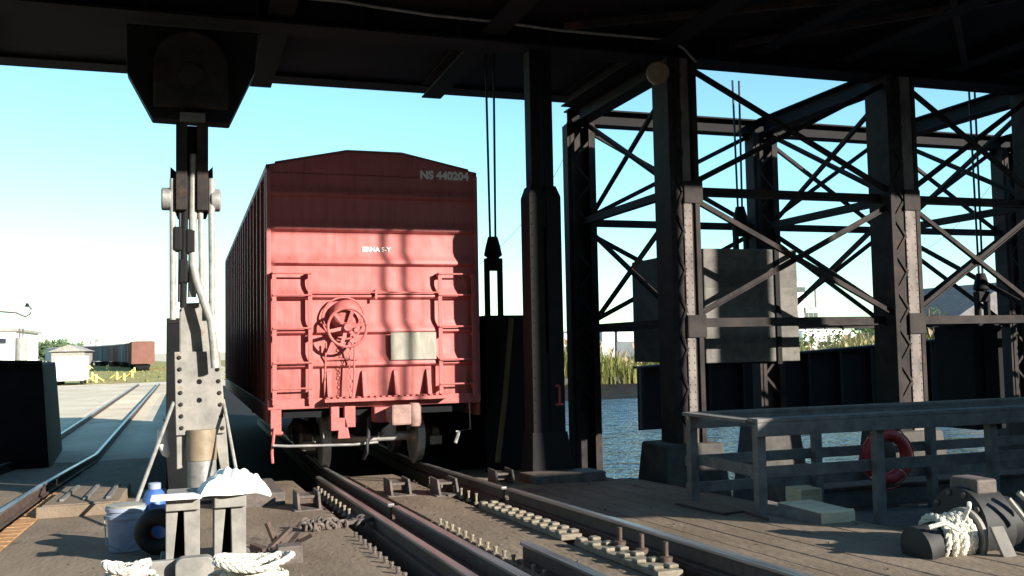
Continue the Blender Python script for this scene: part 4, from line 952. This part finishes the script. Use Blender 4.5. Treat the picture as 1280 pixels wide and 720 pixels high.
# white building with tank at far left
a, b = wy(-70, 450, 105), wy(20, 414, 105)
t = thing('white_building', (a.x, 105, GZ), 'white flat-roofed building above the black bulkhead', 'building')
m = MB(); m.box(a.x, b.x, 105, 120, GZ, b.z); m.build('wall', WHT, t); m = MB(); m.box(a.x - .3, b.x + .3, 104.8, 120.3, b.z, b.z + .25); m.build('roof', CONC, t)
for k in range(4):
    x = a.x + .8 + k * 1.8; m = MB(); m.box(x, x + .9, 104.95, 105.0, b.z - 1.2, b.z - .7); m.build('window', GLASS, t)
a2, b2 = wy(20.5, 450, 100), wy(32, 422, 100)
t = thing('steel_tank', ((a2.x + b2.x) / 2, 100, GZ), 'upright grey steel tank beside the white building', 'tank')
m = MB(); m.lathe(((a2.x + b2.x) / 2, 100, GZ), (0, 0, 1), [(0, .5), (b2.z - GZ - .1, .5), (b2.z - GZ, .42)], 20); m.build('shell', GALV, t, smooth=True)
m = MB(); 
for s in (-.15, .15): m.tube([((a2.x + b2.x) / 2 + s, 100, b2.z), ((a2.x + b2.x) / 2 + s, 100, b2.z + .9)], .06, 8)
m.build('vent', IRON, t)
# goose-neck lamp
t = thing('gooseneck_lamp', (wy(-20, 450, 60).x, 60, GZ), 'thin goose-neck lamp reaching over the white building against the sky', 'lamp')
m = MB(); b0 = wy(-20, 450, 60); m.tube([(b0.x, 60, GZ), wy(-20, 400, 60), wy(-14, 391, 60), wy(0, 389.5, 60), wy(20, 391, 60), wy(32, 396, 60), wy(38, 392, 60), wy(39, 386, 60), wy(35, 381, 60)], .05, 8); m.build('pole', IRON, t, smooth=True)
c = wy(34, 381, 60); m = MB(); m.lathe(c, (0, 0, -1), [(-.1, .05), (0, .1), (.12, .13)], 12); m.build('head', STEEL, t, smooth=True)
# yellow wheel stops in the field
ys_ = [(112, 462), (134, 462), (115, 474), (146, 474), (165, 472), (168, 466), (120, 478), (108, 478), (155, 476)]
for k, (px, py) in enumerate(ys_):
    d = ray(px, py); p = CAM + d * ((GZ + .02 - CAM.z) / d.z)
    t = thing('yellow_bollard', p, 'small yellow bollard standing in the dry grass of the yard', 'bollard', 'yellow bollards in the yard')
    m = MB(); m.lathe(p, (0, 0, 1), [(0, .12), (.6, .12), (.7, .06)], 12); m.build('post', YEL, t, smooth=True)
    m = MB(); m.bar(p + V((0, 0, .55)), p + V((.6 * random.choice((-1, 1)), .3, .1)), .09, .09); m.build('brace', YEL, t)
# far sheds and silos on the skyline
t = thing('yard_shed', (wy(85, 440, 190).x, 190, GZ), 'long low grey shed showing over the top of the white trailer', 'shed')
a, b = wy(64, 446, 190), wy(106, 439, 190)
m = MB(); m.box(a.x, b.x, 190, 205, GZ, b.z); m.build('wall', CONC, t); m = MB(); m.prism([(a.x - .5, 189.5, b.z), (b.x + .5, 189.5, b.z), ((a.x + b.x) / 2, 189.5, b.z + 1.2)], (0, 16, 0)); m.build('roof', CONC, t)
for px0, px1, pyt, y, lab in ((112, 117, 430, 260, 'tall narrow white silo beyond the yard'), (119, 126, 427, 300, 'broad white silo beyond the yard with a flat cap'), (100, 110, 435, 280, 'rusty skyline tank left of the white silos')):
    a, b = wy(px0, 440, y), wy(px1, pyt, y); r = (b.x - a.x) / 2
    t = thing('silo', ((a.x + b.x) / 2, y, GZ), lab, 'silo', 'silos on the skyline')
    m = MB(); m.lathe(((a.x + b.x) / 2, y, GZ), (0, 0, 1), [(0, r), (b.z - GZ, r)], 18); m.build('shell', fcm[0] if 'rusty' in lab else WHT, t, smooth=True)
    m = MB(); m.lathe(((a.x + b.x) / 2, y, b.z), (0, 0, 1), [(0, r * 1.05), (.3, r * 1.05), (1.0, r * .2)], 18); m.build('cap', CONC, t, smooth=True)

# ------------------------------------------------------------------ vegetation
def tree(x, y, h, w, label, lm, n=900, leaf=.35, seed=1, zb=GZ, bare=False, group=None):
    random.seed(seed); t = thing('tree', (x, y, zb), label, 'tree', group)
    m = MB(); base = V((x, y, zb)); top = base + V((random.uniform(-.1, .1) * h, 0, h * .75))
    m.tube([base, base + V((0, 0, h * .3)), top], [h * .035, h * .026, h * .008], 8); tips = []
    for k in range(12):
        f = random.uniform(.25, .7); s0 = base.lerp(top, f); a = random.uniform(0, 6.28); e = s0 + V((math.cos(a) * w * random.uniform(.25, .5), math.sin(a) * w * random.uniform(.25, .5), h * random.uniform(.12, .35)))
        m.tube([s0, s0.lerp(e, .5) + V((0, 0, h * .03)), e], [h * .012, h * .008, h * .003], 6); tips.append(e)
        for j in range(3):
            e2 = e + V((random.uniform(-1, 1), random.uniform(-1, 1), random.uniform(-.3, 1))) * w * .16; m.tube([s0.lerp(e, .7), e2], [h * .005, h * .002], 5); tips.append(e2)
    m.build('trunk', BARK, t, smooth=True)
    m = MB()
    for k in range(n):
        c = random.choice(tips); p = c + V((random.gauss(0, 1), random.gauss(0, 1), random.gauss(0, .8))) * w * .09
        a = V((random.uniform(-1, 1), random.uniform(-1, 1), random.uniform(-1, 1))).normalized(); b = a.orthogonal().normalized(); s_ = leaf * random.uniform(.5, 1.2)
        vs = [m.bm.verts.new(p + a * s_ * i + b * s_ * .5 * j) for i, j in ((-1, 0), (0, 1), (1, 0), (0, -1))]; m.bm.faces.new(vs)
    m.build('crown', lm, t)
def shrub(x, y, h, w, label, lm, n=500, leaf=.25, seed=1, zb=GZ, group=None):
    random.seed(seed); t = thing('shrub', (x, y, zb), label, 'shrub', group)
    m = MB(); tips = []
    for k in range(9):
        a = random.uniform(0, 6.28); e = V((x, y, zb)) + V((math.cos(a) * w * random.uniform(.1, .5), math.sin(a) * w * random.uniform(.1, .5), h * random.uniform(.5, 1))); m.tube([(x, y, zb), e], [.06, .02], 5); tips += [e, e.lerp(V((x, y, zb)), .3), e.lerp(V((x, y, zb)), .6)]
    m.build('stem', BARK, t)
    m = MB()
    for k in range(n):
        p = random.choice(tips) + V((random.gauss(0, 1), random.gauss(0, 1), random.gauss(0, 1))) * w * .12; p.z = max(p.z, zb)
        a = V((random.uniform(-1, 1), random.uniform(-1, 1), random.uniform(-1, 1))).normalized(); b = a.orthogonal(); s_ = leaf * random.uniform(.5, 1.2)
        vs = [m.bm.verts.new(p + a * s_ * i + b * s_ * .45 * j) for i, j in ((-1, 0), (0, 1), (1, 0), (0, -1))]; m.bm.faces.new(vs)
    m.build('foliage', lm, t)
# reeds on the far bank
def reeds(n, x0, x1, y0, y1, name, mt, hmin, hmax, plume=False):
    m = MB()
    for k in range(n):
        x = random.uniform(x0, x1); y = random.uniform(y0, y1); h = random.uniform(hmin, hmax) * (.75 + .35 * math.sin(x * .55) * math.sin(x * .21 + 1)); a = random.uniform(0, 3.14); lean = V((random.gauss(0, .18), random.gauss(0, .18), 0)) * h
        wv = V((math.cos(a), math.sin(a), 0)) * random.uniform(.04, .09); b = V((x, y, GZ - .3 if y > 64 else WZ))
        if plume:
            b = b + V((0, 0, h * .85)) + lean * .8; wv *= 2.2; h *= .22
            vs = [m.bm.verts.new(p) for p in (b, b + wv + V((0, 0, h * .4)), b + V((0, 0, h)) + lean * .3, b - wv + V((0, 0, h * .4)))]; m.bm.faces.new(vs); continue
        v0, v1, v2, v3, v4 = [m.bm.verts.new(p) for p in (b - wv, b + wv, b + wv * .7 + V((0, 0, h * .6)) + lean * .4, b - wv * .7 + V((0, 0, h * .6)) + lean * .4, b + V((0, 0, h)) + lean)]
        m.bm.faces.new((v0, v1, v2, v3)); m.bm.faces.new((v3, v2, v4))
        if random.random() < .7:
            c = b + V((0, 0, h * random.uniform(.3, .7))); d = V((random.uniform(-1, 1), random.uniform(-1, 1), .6)) * .7
            vs = [m.bm.verts.new(p) for p in (c - wv * .5, c + wv * .5, c + d)]; m.bm.faces.new(vs)
    o = m.build(name, mt); o['kind'] = 'stuff'; return o
random.seed(21)
o = reeds(11000, 14, 60, 62.2, 70, 'reeds', REED, 2.3, 4.1); o['label'] = 'tall yellow green reeds along the far bank of the water'; o['category'] = 'reeds'
o = reeds(700, 14, 60, 62.5, 70, 'reed_plumes', PLUME, 2.8, 4.1, True); o['label'] = 'tan seed plumes above the reeds on the far bank'; o['category'] = 'reeds'
m = MB()
for k in range(2500):
    x = random.uniform(-60, 5); y = random.uniform(88, 180); h = random.uniform(.1, .25); a = random.uniform(0, 3.14); wv = V((math.cos(a), math.sin(a), 0)) * .15
    vs = [m.bm.verts.new(p) for p in (V((x, y, GZ)) - wv, V((x, y, GZ)) + wv, V((x + random.gauss(0, .1), y, GZ + h)))]; m.bm.faces.new(vs)
o = m.build('dry_grass', REED); o['kind'] = 'stuff'; o['label'] = 'dry grass tufts over the yard field'; o['category'] = 'grass'
k = 0
for px, y, h, w_ in ((34, 330, 5.6, 9), (42, 340, 6.4, 10), (51, 335, 5.8, 9), (60, 350, 6.8, 10), (69, 345, 5.6, 9), (80, 360, 5.2, 9), (92, 370, 5.0, 9)):
    p = wy(px, 445, y); k += 1
    tree(p.x, y, h, w_, 'round green tree in the low line of trees beyond the black bulkhead', LEAF2, 500, .9, 30 + k, group='trees on the left skyline')
for px, y, h, w_, lab in ((1012, 72, 3.2, 4, 'leafy green shrub below the white factory'), (1045, 74, 3.0, 4.5, 'pale shrub right of the white factory'), (1075, 72, 3.4, 4.5, 'olive shrub left of the broad sunlit tower column'), (1098, 75, 3.8, 4, 'dense shrub close against the broad sunlit tower column'), (1165, 72, 3.2, 4, 'green shrub at the foot of the thin tree')):
    p = wy(px, 430, y); shrub(p.x, y, h, w_, lab, LEAF if k % 2 else REED, 700, .22, int(px)); k += 1
p = wy(1158, 420, 66); tree(p.x, 66, 6.6, 3.2, 'thin half-bare young tree behind the tower braces', LEAF, 260, .14, 77)
p = wy(1180, 420, 74); tree(p.x, 74, 4.5, 4.5, 'small round green tree beside the slate roofed shed', LEAF, 500, .22, 78)
# containers / trucks behind the reeds
for px0, px1, pyt, lab, mt in ((704, 722, 414, 'blue grey freight trailer behind the reeds, beside the twin guide column', fcm[1]), (752, 768, 408, 'grey freight trailer behind the reeds, left of a pair', fcm[4]), (771, 792, 408, 'slate grey freight trailer behind the reeds, next to the high counterweight', fcm[1])):
    a, b = wy(px0, 436, 95), wy(px1, pyt, 95)
    t = thing('freight_trailer', (a.x, 95, GZ), lab, 'trailer', 'freight trailers behind the reeds')
    m = MB(); m.box(a.x, b.x, 95, 103, GZ + 1, b.z)
    m.build('body', mt, t, bevel=.04); m = MB(); m.box(a.x + .1, b.x - .1, 94.9, 94.999, b.z - 1.6, b.z - .25); m.build('door', WHT, t)
    m = MB(); 
    for x in (a.x + .3, b.x - .3):
        for y in (96.2, 101): m.tube([(x - .15, y, GZ + .5), (x + .15, y, GZ + .5)], .5, 12)
    m.build('wheel', RUBBER, t)
# white factory
t = thing('factory', (wy(1015, 420, 170).x, 170, GZ), 'white factory block with a thin chimney frame beyond the reeds', 'factory')
for px0, px1, pyt, y1 in ((994, 1006, 352, 190), (1006.5, 1022, 384, 186), (1022.5, 1042, 398, 184), (996, 1060, 412, 182)):
    a, b = wy(px0, 430, 170), wy(px1, pyt, 170); yo = 170 if px1 < 1050 else 168
    m = MB(); m.box(a.x, b.x, yo, y1, GZ, b.z); wl = m.build('wall', WHT, t)
    for k in range(3):
        f = (k + .5) / 3; x = a.x + (b.x - a.x) * f; mm = MB(); mm.box(x - .5, x + .5, yo - .06, yo - .01, b.z - 2.2, b.z - 1.1); mm.build('window', GLASS, wl)
a = wy(1020, 384, 169); m = MB(); m.tube([a, a + V((0, 0, 3.6))], .25, 10); m.build('chimney', CONC, t)
# slate roofed shed
a, b, c = wy(1182, 408, 64), wy(1262, 356, 64), wy(1345, 408, 64)
t = thing('gabled_shed', (b.x, 60, GZ), 'gabled shed with a dark slate roof behind the last tower', 'shed')
m = MB(); m.box(a.x + .4, c.x - .4, 64.6, 75, GZ, a.z); m.build('wall', CONC, t)
m = MB(); m.prism([(a.x, 64.0, a.z - .1), (b.x, 64.0, b.z), (c.x, 64.0, c.z - .1), (c.x, 64.0, c.z + .15), (b.x, 64.0, b.z + .3), (a.x, 64.0, a.z + .15)], (0, 11.5, 0)); m.build('roof', SLATE, t)
m = MB(); m.prism([(a.x + .4, 64.35, a.z - .02), (c.x - .4, 64.35, c.z - .02), (b.x, 64.35, b.z - .05)], (0, .2, 0)); m.build('gable', SLATE, t)
# overhead wires
for (p, q, lab) in ((WY(600, 330, 40), WY(740, 120, 46), 'thin overhead wire crossing the sky behind the twin guide column'), (WY(1090, 340, 40), WY(1262, 200, 42), 'thin overhead wire crossing the sky behind the broad tower column')):
    m = MB(); m.tube([p.lerp(q, f) - V((0, 0, 1.2 * math.sin(math.pi * f))) for f in [k / 16 for k in range(17)]], .012, 6); tag(m.build('overhead_wire', WIRE, smooth=True), lab, 'wire', 'overhead wires')
